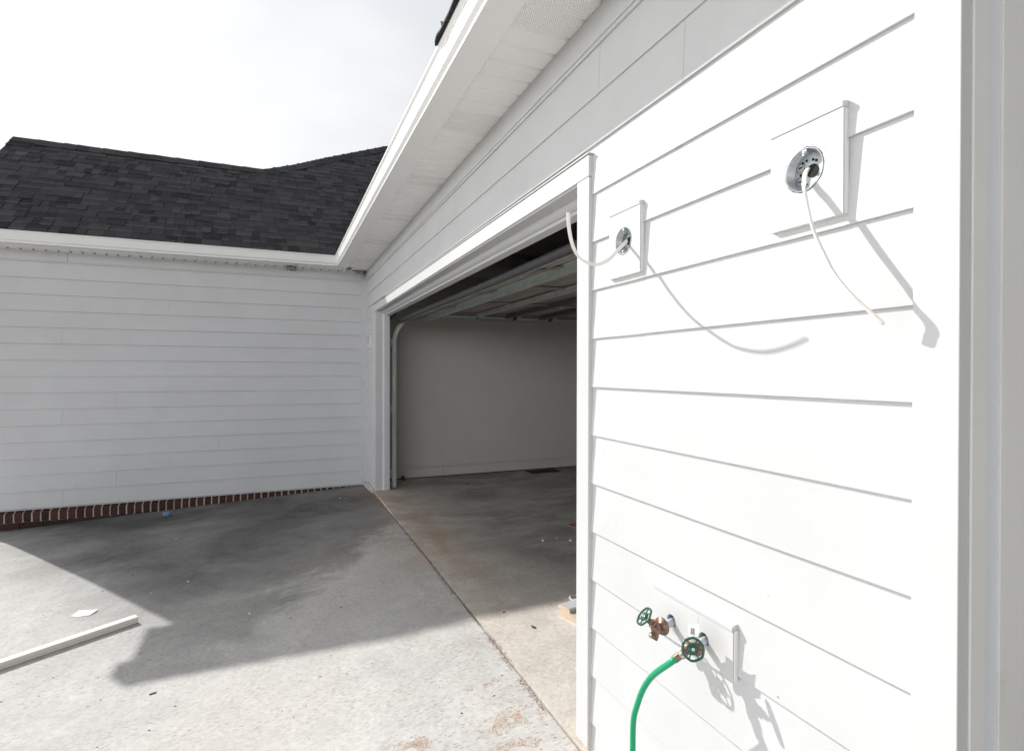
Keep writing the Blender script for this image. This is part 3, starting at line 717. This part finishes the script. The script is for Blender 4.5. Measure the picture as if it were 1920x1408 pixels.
def elbox(y0, y1, z0, z1, cy, cz, r, label, cable_slot=0):
    t = empty('electrical_box', (WX, cy, cz)); tag(t, label, 'electrical box', 'round electrical boxes on white mounting blocks')
    mb = MB(); plate_hole(mb, y0, y1, z0, z1-.0125, cy, cz, r+.003, CX, WX+.012, jit=.02); blk = mb
    mb = MB(); mb.prism([(CX-.0022, z1-.012), (CX-.0028, z1-.002), (CX, z1), (WX+.01, z1+.004), (WX+.01, z1-.012)], lambda p, e: (p[0], y1 if e else y0, p[1])); mb.build('block_drip_edge', TRIM, t, .0008)
    mb = blk; rnd = random.Random(int(cy*77))
    for k in range(10):       # raw caulk smears on the near edge and round the hole
        a = rnd.uniform(0, 6.28); q = r+rnd.uniform(.004, .009); yy, zz = cy+q*math.cos(a), cz+q*math.sin(a); s_ = rnd.uniform(.0012, .003)
        mb.lathe([(s_, -.0004), (s_*.8, .0006), (s_*.3, .001)], Matrix.Translation((CX, yy, zz)) @ Matrix.Rotation(-math.pi/2, 4, 'Y'), 7, mi=1)
    mb.build('mounting_block', [TRIM, CAULK], t)
    mb = MB()
    mb.box((CX+.004, y0-.0012, z0+.002), (WX+.004, y0, z1-.014)); mb.box((CX+.005, y0, z0-.0012), (WX+.004, y1-.01, z0)); mb.build('caulk_bead', CAULK, t, .0005)
    # steel box: rim, side wall, back
    Mx = Matrix.Translation((0, cy, cz)) @ Matrix.Rotation(-math.pi/2, 4, 'Y')   # local z -> -X
    XB = WX+.0135
    mb = MB(); mb.lathe([(r-.001, -XB), (r-.001, -(CX-.0012)), (r+.0012, -(CX-.0012)), (r+.0012, -XB)], Mx, 48)
    bm = mb.bm; mb.box((XB-.0012, cy-r*.0, cz), (XB-.0010, cy+.0001, cz+.0001))
    vs = [bm.verts.new(Mx @ Vector((r*math.cos(2*math.pi*k/48), r*math.sin(2*math.pi*k/48), -(XB-.0005)))) for k in range(48)]; bm.faces.new(vs)
    bx = mb.build('box_shell', BOXM, t)
    def disk(yy, zz, rad, mat, nm, h=.0008, par=bx):
        m2 = MB(); m2.lathe([(rad, 0), (rad, h)], Matrix.Translation((XB-.001, yy, zz)) @ Matrix.Rotation(-math.pi/2, 4, 'Y'), 20); return m2.build(nm, mat, par)
    disk(cy-.002, cz+.001, .0145, BLACK, 'knockout_hole', .0012)
    for a, q in ((65, .66), (48, .74), (118, .52), (98, .55), (-62, .62), (-120, .7), (0, .60), (180, .62), (-95, .72)):
        a = R(a); disk(cy+q*r*math.cos(a), cz+q*r*math.sin(a), .0029, BLACK, 'hole', .0010)
    for a in (150, 205):
        a = R(a); yy, zz = cy-.72*r*math.cos(a), cz+.72*r*math.sin(a)
        m2 = MB(); m2.torus(Matrix.Translation((XB-.0012, yy, zz)) @ Matrix.Rotation(math.pi/2, 4, 'Y'), .0105, .0005, 24, 6); m2.build('knockout_ring', DKMET, bx)
        m2 = MB(); m2.box((XB-.0022, yy-.0042, zz-.0012), (XB-.0012, yy+.0042, zz+.0012)); m2.build('knockout_slot', BLACK, bx)
    for s_ in (1, -1):
        m2 = MB(); m2.box((CX+.000, cy-.005, cz+s_*(r-.008)-.006), (CX+.0015, cy+.005, cz+s_*(r-.008)+.006)); m2.box((CX+.0015, cy-.005, cz+s_*(r-.002)-.001), (XB, cy+.005, cz+s_*(r-.002)+.001)); m2.build('screw_tab', BOXM, t)
        m2 = MB(); m2.lathe([(.0022, -.003), (.0038, .0), (.0034, .0018), (.001, .0024)], Matrix.Translation((CX-.001, cy, cz+s_*(r-.009))) @ Matrix.Rotation(-math.pi/2, 4, 'Y'), 12); m2.build('screw', SCREW, t)
    return t
elbox(.782, .962, .323, .553, .873, .442, .0460, 'round steel box in a white block near the house corner, its cable hanging down')
elbox(1.470, 1.648, .320, .547, 1.562, .437, .0445, 'round steel box in a white block beside the near door casing, its cable curling leftward')
def far_box():
    y0, y1, z0, z1, cy, cz = 7.17, 7.35, .30, .53, 7.26, .42
    return elbox(y0, y1, z0, z1, cy, cz, .0455, 'round steel box in a white block squeezed into the far siding beside the inside corner')
far_box()

def spline(pts, n=8):
    P = [Vector(p) for p in pts]; out = []
    for i in range(len(P)-1):
        p0, p1, p2, p3 = P[max(i-1, 0)], P[i], P[i+1], P[min(i+2, len(P)-1)]
        for k in range(n):
            t = k/n; out.append(.5*((2*p1)+(-p0+p2)*t+(2*p0-5*p1+4*p2-p3)*t*t+(-p0+3*p1-3*p2+p3)*t**3))
    out.append(P[-1]); return out
def inter(vals, n=8):
    o = []
    for a, b in zip(vals[:-1], vals[1:]):
        for k in range(n): o.append(Vector(a).lerp(Vector(b), k/n))
    o.append(Vector(vals[-1])); return o
def on_ray(dx, dy, dz, X): return (X, dy/dx*X, dz/dx*X)

c1 = [(1.062, 1.5468, 0.4338), (1.045, 1.5392, 0.4201), (1.012, 1.5236, 0.3948), (0.966, 1.5071, 0.3576), (0.914, 1.489, 0.3342), (0.861, 1.4663, 0.3331), (0.826, 1.4589, 0.3498), (0.794, 1.4347, 0.3768), (0.77, 1.4104, 0.4154), (0.755, 1.3875, 0.45)]
c2 = [(1.07, 0.8745, 0.4454), (1.056, 0.8683, 0.432), (1.044, 0.861, 0.4062), (1.032, 0.8483, 0.378), (1.011, 0.8157, 0.3056), (1.002, 0.7949, 0.2674), (0.997, 0.7766, 0.2366), (0.992, 0.7553, 0.2009), (0.989, 0.734, 0.1717), (0.995, 0.7179, 0.1476), (1.005, 0.7051, 0.1286), (1.015, 0.6905, 0.1087), (1.025, 0.6773, 0.0902)]
def cable(pts, wides, label, rw, r):
    t = empty('cable', pts[0]); tag(t, label, 'cable', 'white cables hanging from the wall boxes')
    P = spline(pts, 8); Wd = inter(wides, 8)
    mb = MB(); mb.sweep(P, r, 16, wide=Wd, rw=rw); mb.build('cable_sheath', CABLE, t)
    d = (P[-1]-P[-2]).normalized(); w = (Wd[-1]-d*Wd[-1].dot(d)).normalized()
    mb = MB()
    for k in (-.5, .5): mb.sweep([P[-1]+w*rw*k-d*.002, P[-1]+w*rw*k+d*.0015], r*.45, 8)
    mb.build('conductor', PVC, t)
cable(c1, [(0, .2, 1)]*4+[(-.2, .5, .8)]*2+[(-.5, .8, .1)]*4, 'white flat cable curling up in a hook in front of the door casing', .0058, .0034)
cable(c2, [(.2, 1, .1)]*3+[(.9, .45, .3)]*5+[(.6, .7, .4), (.35, .9, .5), (.2, .9, .5), (.1, .9, .5), (.1, .9, .5)], 'white flat cable hanging down with its cut end bent towards the corner', .0064, .0030)


# ================================================================== HOSE BIBS
mbk = empty('faucet_mounting_block', (WX, 1.22, -.70)); tag(mbk, 'wide white mounting block with two pipe holes low on the sunlit siding', 'mounting block')
ya, yb, za, zb = 1.073, 1.393, -.778, -.656
SP = 1.199
mb = MB(); plate_hole(mb, ya, SP, za, zb, 1.178, -.721, .0195, CX, WX+.01); mb.build('block_half', TRIM, mbk)
mb = MB(); plate_hole(mb, SP+.0008, yb, za, zb, 1.312, -.726, .0195, CX, WX+.01); mb.build('block_half', TRIM, mbk)
mb = MB(); mb.prism([(CX-.003, zb+.001), (CX-.004, zb+.011), (CX, zb+.0145), (WX+.008, zb+.019), (WX+.008, zb+.001)], lambda p, e: (p[0], yb if e else ya, p[1])); mb.build('block_drip_edge', TRIM, mbk, .001)
mb = MB(); mb.box((CX+.002, ya-.004, za-.002), (WX+.004, ya, zb+.004)); mb.build('caulk_bead', CAULK, mbk, .0015)
mb = MB(); mb.box((WX+.010, 1.150, -.75), (WX+.012, 1.34, -.69)); mb.build('hole_cavity', BLACK, mbk)

def faucet(y, z, rot, label, yaw=0, od=(.62, 0, -.80)):
    """local frame: a = outwards (-X), u = up; rotated by rot about the pipe axis"""
    t = empty('hose_bib', (WX, y, z)); tag(t, label, 'faucet', 'green-handled faucets on the white block')
    B = Matrix(((-1, 0, 0, WX), (0, 1, 0, y), (0, 0, 1, z), (0, 0, 0, 1))) @ Matrix.Rotation(yaw, 4, 'Z') @ Matrix.Rotation(rot, 4, 'X')   # local x = outwards
    Rx = Matrix.Rotation(math.pi/2, 4, 'Y')       # lathe axis z -> x
    mb = MB(); mb.lathe([(.0115, -.01), (.0115, .040), (.0105, .042)], B @ Rx, 22); mb.build('pipe_sleeve', PVC, t)
    mb = MB(); mb.lathe([(.0085, .036), (.0085, .050), (.0125, .0505), (.0135, .0515), (.0258, .0520), (.0262, .0535), (.0250, .0555), (.013, .0575), (.0115, .063)], B @ Rx, 28)
    # two lugs on the flange
    mb.build('flange', BRONZE, t)
    A = lambda a, s_, u: B @ Vector((a, s_, u))
    mb = MB()
    def ax_frame(o, d):
        d = Vector(d).normalized(); q = d.to_track_quat('Z', 'X'); return B @ (Matrix.Translation(o) @ q.to_matrix().to_4x4())
    mb.lathe([(.0105, .055), (.0108, .064), (.0135, .068), (.0150, .076), (.0140, .085), (.009, .090), (.004, .0915)], B @ Rx, 26)
    f1 = ax_frame((.074, 0, -.002), od)
    mb.lathe([(.0105, .0), (.0112, .010), (.0118, .016), (.0118, .017), (.0135, .018), (.0132, .0205), (.0135, .022), (.0132, .0245), (.0135, .026), (.0132, .030), (.0105, .030), (.0100, .016), (.004, .014)], f1, 26)
    f2 = ax_frame((.074, 0, .002), (.66, 0, .75))
    mb.lathe([(.0115, 0), (.0118, .012), (.0128, .013), (.0128, .019), (.0112, .020)], f2, 24)
    mb.build('valve_body', BRONZE, t)
    mb = MB(); mb.lathe([(.0096, .0195), (.0096, .030), (.0075, .031), (.0070, .036)], f2, 6, smooth=False); mb.lathe([(.0035, .035), (.0035, .052)], f2, 12); mb.build('packing_nut', BRONZE, t)
    hc = .049
    F = f2 @ Matrix.Translation((0, 0, hc))
    mb = MB(); mb.torus(F, .0262, .0032, 48, 10, wob=.025, lobes=6)
    for k in range(6):
        a = math.pi/3*k+.3; c, s_ = math.cos(a), math.sin(a)
        Mk = F @ Matrix.Rotation(a, 4, 'Z'); mb.box((.010, -.0017, -.0012), (.0255, .0017, .0014), M=Mk)
    mb.lathe([(.0125, -.003), (.0135, -.001), (.0130, .002), (.006, .0045)], F, 26)
    mb.build('wheel_handle', GREEN, t)
    mb = MB(); mb.lathe([(.0042, .0035), (.0042, .006), (.003, .007)], F, 12); mb.build('handle_screw', SCREW, t)
    return t, B, f1
faucet(1.312, -.729, R(-28), 'brass faucet with green wheel handle and bare outlet, further from the house corner', yaw=R(-11), od=(.62, .376, -.70))
t2, B2, f1b = faucet(1.178, -.724, R(60), 'brass faucet with green wheel handle and a white tag, green hose screwed on', yaw=R(-13), od=(.66, -.30, -.69))
# tag with bars behind the second wheel
tg = empty('paper_tag', (.99, 1.165, -.68)); tag(tg, 'small white paper tag with printed bars hanging on the faucet that feeds the hose', 'tag')
mb = MB(); n = 10
def tagp(s_, h): return (1.008-.010*s_-.006*math.sin(s_*3.1), 1.178-.050*s_, -.716+h*.048+.020*s_)
for i in range(n):
    a, b = i/n, (i+1)/n
    mb.face([tagp(a, 0), tagp(b, 0), tagp(b, 1), tagp(a, 1)], smooth=True)
o = mb.build('tag_sheet', PAPER, tg); so_ = o.modifiers.new('thick', 'SOLIDIFY'); so_.thickness = .0004
mb = MB()
for k, w in enumerate((.03, .015, .04, .02, .03, .015, .045, .02)):
    s0 = .30+k*.055; 
    q = [tagp(s0, .45), tagp(s0+w, .45), tagp(s0+w, .82), tagp(s0, .82)]
    mb.face([(x-.0009, y-.0006, z) for x, y, z in q])
mb.build('printed_bar', INK, tg)

hs = [(.952, 1.207, -.781), (.943, 1.243, -.825), (.938, 1.280, -.8795), (.933, 1.302, -.936), (.930, 1.316, -.988), (.928, 1.317, -1.076), (.925, 1.315, -1.22), (.91, 1.33, -1.36), (.87, 1.38, -1.402), (.75, 1.46, -1.404), (.55, 1.40, -1.414), (.45, 1.15, -1.42), (.50, .7, -1.418)]
fo = f1b @ Vector((0, 0, .016)); fd = ((f1b @ Vector((0, 0, 1)))-(f1b @ Vector((0, 0, 0)))).normalized()
ho = empty('garden_hose', tuple(fo)); tag(ho, 'bright green garden hose hanging from the tagged faucet', 'hose')
st = fo+fd*.034
path = [st-fd*.006, st+fd*.012]+[Vector(p) for p in hs[1:]]
mb = MB(); mb.sweep(spline(path, 10), .0082, 20); mb.build('hose_tube', GREENH, ho)
q = fd.to_track_quat('Z', 'X').to_matrix().to_4x4(); F = Matrix.Translation(fo) @ q
mb = MB(); mb.lathe([(.0125, 0), (.0142, .001), (.0142, .013), (.0125, .015)], F, 8, smooth=False); mb.build('coupling_nut', RAW, ho)
mb = MB(); mb.lathe([(.009, .014)]+[(.0098+.0007*(k % 2), .015+.0012*k) for k in range(17)]+[(.009, .036)], F, 20); mb.build('coupling_ferrule', BRONZE, ho)


# ================================================================== SOFFIT BOXES ON THE WING
def soffit_box(x, y, label, tilt=0):
    t = empty('soffit_box', (x, y, SZ)); tag(t, label, 'junction box', 'round metal junction boxes under the wing soffit')
    Mz = Matrix.Translation((x, y, SZ)) @ Matrix.Rotation(R(180+tilt), 4, 'X')
    mb = MB(); mb.lathe([(.052, -.02), (.052, .040), (.056, .042), (.056, .050), (.050, .050), (.050, .015)], Mz, 30); mb.build('box_shell', BOXM, t)
    for k in range(4):
        a = math.pi/2*k+.4; mb = MB(); mb.lathe([(.007, 0), (.007, .0008)], Mz @ Matrix.Rotation(a, 4, 'Z') @ Matrix.Translation((.0522, 0, .022)) @ Matrix.Rotation(math.pi/2, 4, 'Y'), 12); mb.build('knockout', BLACK, t)
    mb = MB(); mb.sweep(spline([(x-.02, y, SZ-.03), (x-.03, y-.02, SZ-.065), (x+.0, y-.03, SZ-.075), (x+.03, y-.01, SZ-.065), (x+.02, y+.01, SZ-.04)], 6), .004, 8); mb.build('cable_loop', CABLE, t)
    return t
soffit_box(.150, 7.47, 'round metal junction box under the wing soffit, well clear of the corner')
soffit_box(.985, 7.445, 'round metal junction box tucked under the soffit in the inside corner', 12)

# ================================================================== THINGS LYING ON THE GROUND
def gpt(x, y, h=0): return (x, y, gz(x, y)+h)
# long white board with a kerf, left
bd = empty('board', (-1.6, 3.4, gz(-1.6, 3.4))); tag(bd, 'long white painted board lying on the driveway at the edge of the sunlight', 'board')
a0, a1 = Vector((-.775, 3.925)), Vector((-2.47, 3.00)); dr = (a1-a0).normalized(); nn = Vector((-dr.y, dr.x))
if nn.y < 0: nn = -nn
mb = MB(); 
prof = [(0, .002), (0, .034), (.003, .037), (.052, .037), (.055, .034), (.055, .002)]
mb.prism(prof, lambda p, e: (*( (a0 if e == 0 else a1)+nn*p[0]), gz(*((a0 if e == 0 else a1)))+p[1])); mb.build('board_body', RAW, bd)
mb = MB(); mb.prism([(-.0006, .016), (.0, .016), (.0, .0175), (-.0006, .0175)], lambda p, e: (*((a0 if e == 0 else a1)+nn*p[0]), gz(*((a0 if e == 0 else a1)))+p[1])); mb.build('board_seam', TAN, bd)
mb = MB(); mb.prism(prof, lambda p, e: (*((a0)+nn*p[0]-dr*(.0006 if e else .0001)), gz(*a0)+p[1])); mb.build('cut_end', TAN, bd)
# paper scrap
mb = MB(); P0 = [(-1.1906, 4.2388), (-1.1695, 4.3108), (-1.1137, 4.2892), (-1.058, 4.2675), (-1.069, 4.2227), (-1.0847, 4.198), (-1.15, 4.2087)]
hs_ = [.003, .006, .004, .006, .005, .003, .002]
c = mb.bm.verts.new(gpt(-1.12, 4.25, .007)); vv = [mb.bm.verts.new(gpt(x, y, h)) for (x, y), h in zip(P0, hs_)]
for i in range(len(vv)): mb.bm.faces.new((c, vv[i], vv[(i+1) % len(vv)]))
o = mb.build('paper_scrap', PAPER); o.modifiers.new('s', 'SOLIDIFY').thickness = .0015; tag(o, 'torn flat white scrap lying on the sunlit driveway beyond the long board', 'scrap')
# crumpled blue wad
def wad(x, y, r, name, mat, label, cat, z=None, group=None):
    mb = MB(); bmesh.ops.create_icosphere(mb.bm, subdivisions=3, radius=r)
    for v in mb.bm.verts:
        d = 1+.5*(mnoise.noise(v.co*(.9/r*1.2)+Vector((x*9, y*7, 0)))); v.co *= d; v.co.z *= .72
    o = mb.build(name, mat); o.location = (x, y, (gz(x, y) if z is None else z)+r*.55); tag(o, label, cat, group); return o
wad(-1.12, 7.06, .042, 'crumpled_paper', BLUEP, 'crumpled blue paper wad against the brick base', 'crumpled paper')
# moulding offcuts in the garage doorway
def offcut(x, y, z, w, h, L, ang, mat, label, name='trim_offcut'):
    Mo = Matrix.Translation((x, y, z)) @ Matrix.Rotation(ang, 4, 'Z'); t = empty(name, (x, y, z)); tag(t, label, 'trim board', 'trim boards stacked in the doorway')
    mb = MB(); prof = [(0, 0), (0, h*.55), (w*.10, h*.8), (w*.2, h), (w*.92, h), (w, h*.8), (w, 0)]
    mb.prism(prof, lambda p, e: Mo @ Vector((L*e, -p[0], p[1]))); mb.build('moulding', mat, t)
    mb = MB(); mb.prism(prof, lambda p, e: Mo @ Vector((-.0006*e-.0001, -p[0], p[1]))); mb.build('cut_end', TAN, t); return t
offcut(1.515, 2.90, FZ+.032, .105, .020, 1.6, R(12), TRIM, 'white moulding on top of the stack in the garage doorway')
offcut(1.505, 2.875, FZ+.001, .175, .030, 1.5, R(12), paint('bare_pine', (.70, .60, .48), .7, .12, (40, (1, 9, 9))), 'bare pine board under the white moulding in the garage doorway')
t = empty('scrap_ring', (1.60, 3.10, FZ)); tag(t, 'curled white offcut strip on the garage floor behind the stacked trim', 'offcut')
mb = MB(); mb.sweep([(1.715+.045*math.cos(a), 3.03+.035*math.sin(a), FZ+.008+.004*math.sin(3*a)) for a in [2*math.pi*i/22 for i in range(19)]], .006, 8); mb.build('curl', PAPER, t)
mb = MB(); mb.sweep([(1.655, 2.965, FZ+.006), (1.70, 2.955, FZ+.012), (1.78, 2.97, FZ+.006)], .007, 8); mb.build('curl_tail', PAPER, t)
# brown cardboard, floor grille, black stopper
mb = MB(); Mo = Matrix.Translation((2.47, 4.46, FZ)) @ Matrix.Rotation(R(20), 4, 'Z'); mb.box((0, -.05, .001), (.4, .06, .006), M=Mo); o = mb.build('cardboard_scrap', BROWNC); tag(o, 'flat brown cardboard scrap on the shaded garage floor', 'cardboard')
t = empty('floor_grille', (3.35, 7.02, FZ)); tag(t, 'dark flat grille lying on the garage floor against the side wall', 'grille')
mb = MB(); Mo = Matrix.Translation((3.25, 6.98, FZ)) @ Matrix.Rotation(R(3), 4, 'Z'); mb.box((0, 0, .001), (.46, .24, .004), M=Mo); mb.build('backing', BLACK, t)
mb = MB()
for k in range(12): mb.box((.0, .003+.02*k, .004), (.46, .011+.02*k, .007), M=Mo)
for k in range(6): mb.box((.09*k, .0, .0072), (.09*k+.008, .24, .0085), M=Mo)
mb.build('louvre', DEBR, t)
mb = MB(); mb.lathe([(.022, 0), (.024, .01), (.018, .03), (.026, .045), (.012, .055)], Matrix.Translation((1.50, 7.24, FZ)), 16); o = mb.build('door_stopper', RUBBER); tag(o, 'small black rubber stopper on the garage floor by the baseboard', 'stopper')

# chips, pebbles and twigs one can count
def chip(x, y, s_, mat, label, cat='chip', z=None, name='wood_chip', group='small chips scattered on the concrete'):
    zz = gz(x, y) if z is None else z; rnd = random.Random(int(x*913+y*377)); mb = MB(); n = 7
    a = [rnd.uniform(.6, 1.1) for _ in range(n)]; ang = rnd.uniform(0, 6)
    top = [(s_*a[i]*math.cos(6.283*i/n), s_*.5*a[i]*math.sin(6.283*i/n), s_*.16*(1+.5*math.sin(i*2.2))) for i in range(n)]
    Mo = Matrix.Translation((x, y, zz)) @ Matrix.Rotation(ang, 4, 'Z')
    tv = [mb.bm.verts.new(Mo @ Vector(p)) for p in top]; bv = [mb.bm.verts.new(Mo @ Vector((p[0]*.9, p[1]*.9, 0))) for p in top]
    mb.bm.faces.new(tv); 
    for i in range(n): j = (i+1) % n; mb.bm.faces.new((tv[i], bv[i], bv[j], tv[j]))
    o = mb.build(name, mat); tag(o, label, cat, group); return o

WHT = [(0.4133, 6.6817), (0.6627, 6.7271), (0.715, 6.6563), (0.4868, 6.3589), (-0.163, 3.7329), (-0.8641, 5.862), (-0.5956, 4.5358)]
WL_ = ['white chip closest to the brick at the inside corner', 'white chip closest to the far door casing', 'white chip just in front of the casing chip', 'white chip farthest out from the inside corner', 'white chip in the shade above the shadow tip', 'white chip in the shade before the brick base', 'white chip alone in the middle of the shadow']
for (x, y), w_ in zip(WHT, WL_): chip(x, y, random.uniform(.011, .02), PAPER, 'tiny '+w_, group='white chips on the shaded driveway', name='white_chip')
for (x, y), w_, s_ in zip([(2.0452, 4.1877), (2.2603, 4.0985), (2.18, 4.2)], ['left of its two neighbours', 'nearest the sunlight of three', 'smallest, between its two neighbours'], (.028, .028, .014)): chip(x, y, s_, PAPER, 'white plaster chip on the shaded garage floor, '+w_, z=FZ, group='plaster chips on the garage floor', name='plaster_chip')
DRK = [(-0.8467, 4.0213), (-0.9971, 4.8973), (0.356, 3.5506), (0.0661, 3.5457), (0.3727, 3.7176), (-0.4617, 4.4609)]
DL = ['beside the end of the long board', 'in the shade nearest the sharp shadow edge', 'by the blurred shadow edge nearest the joint', 'by the blurred shadow edge, second from the joint', 'just inside the shadow, behind the crumb by its edge', 'in the open middle of the shadow']
for (x, y), w_ in zip(DRK, DL): chip(x, y, random.uniform(.007, .012), DEBR, 'tiny dark crumb '+w_, 'crumb', name='dark_crumb', group='dark crumbs on the driveway')
chip(-.5368, 3.0096, .017, DEBR, 'small dark curl just off the tip of the big shadow', 'crumb', name='dark_crumb', group='dark crumbs on the driveway')
chip(2.1975, 6.6794, .030, DEBR, 'dark crumb on the shaded garage floor near the far track', 'crumb', z=FZ, name='dark_crumb', group='dark crumbs on the garage floor')
for (x, y), w_ in zip([(-0.341, 2.6283), (0.1822, 2.7954), (-0.2715, 4.7059), (-0.7995, 4.4205)], ['sunlit, nearest the camera', 'sunlit, between shadow and joint', 'shaded, farthest from the sun', 'shaded, near the sharp shadow edge']): chip(x, y, random.uniform(.008, .014), TAN, 'pale wood splinter on the driveway, '+w_, 'splinter', name='wood_splinter', group='wood splinters on the driveway')
chip(1.30, 2.78, .020, DEBR, 'dark wood chip on the sunlit garage floor near the joint', 'chip', z=FZ, name='wood_chip', group='chips on the sunlit garage floor')
chip(1.22, 3.02, .014, DEBR, 'thin dark sliver on the sunlit garage floor by the shadow edge', 'chip', z=FZ, name='wood_chip', group='chips on the sunlit garage floor')
# sawdust and dirt nobody could count
def grains(name, label, spots, mat, n, smin, smax, seed, zf):
    rnd = random.Random(seed); mb = MB()
    for (x, y, rx, ry), m in spots:
        for i in range(int(n*m)):
            a, q = rnd.uniform(0, 6.283), rnd.random()**.7; px, py = x+rx*q*math.cos(a), y+ry*q*math.sin(a); s_ = rnd.uniform(smin, smax)
            if mnoise.noise((px*14, py*14, seed)) < -.12: continue
            z = zf(px, py); b = rnd.uniform(0, 6.283); c, d = math.cos(b)*s_, math.sin(b)*s_
            v = [(px+c, py+d, z+.0006), (px-d*.5, py+c*.5, z+.0006), (px-c, py-d, z+s_*.8), (px+d*.5, py-c*.5, z+.001)]
            vs = [mb.bm.verts.new(p) for p in v]; mb.bm.faces.new((vs[0], vs[1], vs[2])); mb.bm.faces.new((vs[0], vs[2], vs[3])); mb.bm.faces.new((vs[0], vs[3], vs[1]))
    o = mb.build(name, mat); tag(o, label, 'sawdust' if 'saw' in name else 'dirt', kind='stuff'); return o
zdr = lambda x, y: drz(x, y)
SAW = paint('sawdust', (.74, .52, .36), .9, .2)
grains('sawdust', 'pale orange sawdust drifts on the sunlit driveway near the joint', [((.86, 2.38, .09, .035), 1), ((.93, 2.10, .12, .07), 2.2), ((.80, 2.08, .10, .06), 1.2), ((.49, 2.11, .06, .05), 1.6), ((.80, 1.93, .14, .05), 2.2), ((.42, 2.16, .06, .05), .6), ((-.9, 3.92, .10, .03), .5), ((-1.25, 3.80, .18, .03), .9), ((-1.6, 3.58, .2, .03), .8)], SAW, 420, .0012, .0032, 4, zdr)
CLAY = paint('red_clay_dust', (.36, .20, .12), .95, .2)
sp = []
y = 1.2
while y < 6.9:
    sp.append(((1.030+.006*math.sin(y*5), y, .012+.008*abs(math.sin(y*3.1)), .10), .55)); y += .13
grains('joint_dirt', 'red-brown dirt and grit caught along the joint between driveway and garage slab', sp, CLAY, 200, .0014, .0042, 9, lambda x, y: (drz(x, y) if x < 1.034 else FZ+.0002))
grains('clay_crumbs', 'red-brown clay crumbs on the shaded driveway near the jamb', [((.70, 5.15, .22, .12), 1), ((.85, 4.7, .15, .2), .5)], CLAY, 260, .002, .006, 12, zdr)
rnd = random.Random(31); mb = MB()
for i in range(900):
    x, y = rnd.uniform(-2.7, 3.5), rnd.uniform(1.6, 7.0); s_ = rnd.uniform(.0010, .0034)*(1.3 if rnd.random() < .1 else 1); z = drz(x, y) if x < 1.03 else FZ
    if 1.03 < x < 1.3 and y < 1.9: continue
    b = rnd.uniform(0, 6.283); k = rnd.uniform(1, 2.6); c, d = math.cos(b)*s_*k, math.sin(b)*s_
    vs = [mb.bm.verts.new(p) for p in ((x+c, y+d, z+.0005), (x-d, y+c/k, z+s_), (x-c, y-d, z+.0005), (x+d, y-c/k, z+.0005))]
    mb.bm.faces.new(vs[:3]); mb.bm.faces.new((vs[0], vs[2], vs[3]))
o = mb.build('fine_grit', DEBR); tag(o, 'fine dark grit sprinkled over the concrete', 'grit', kind='stuff')
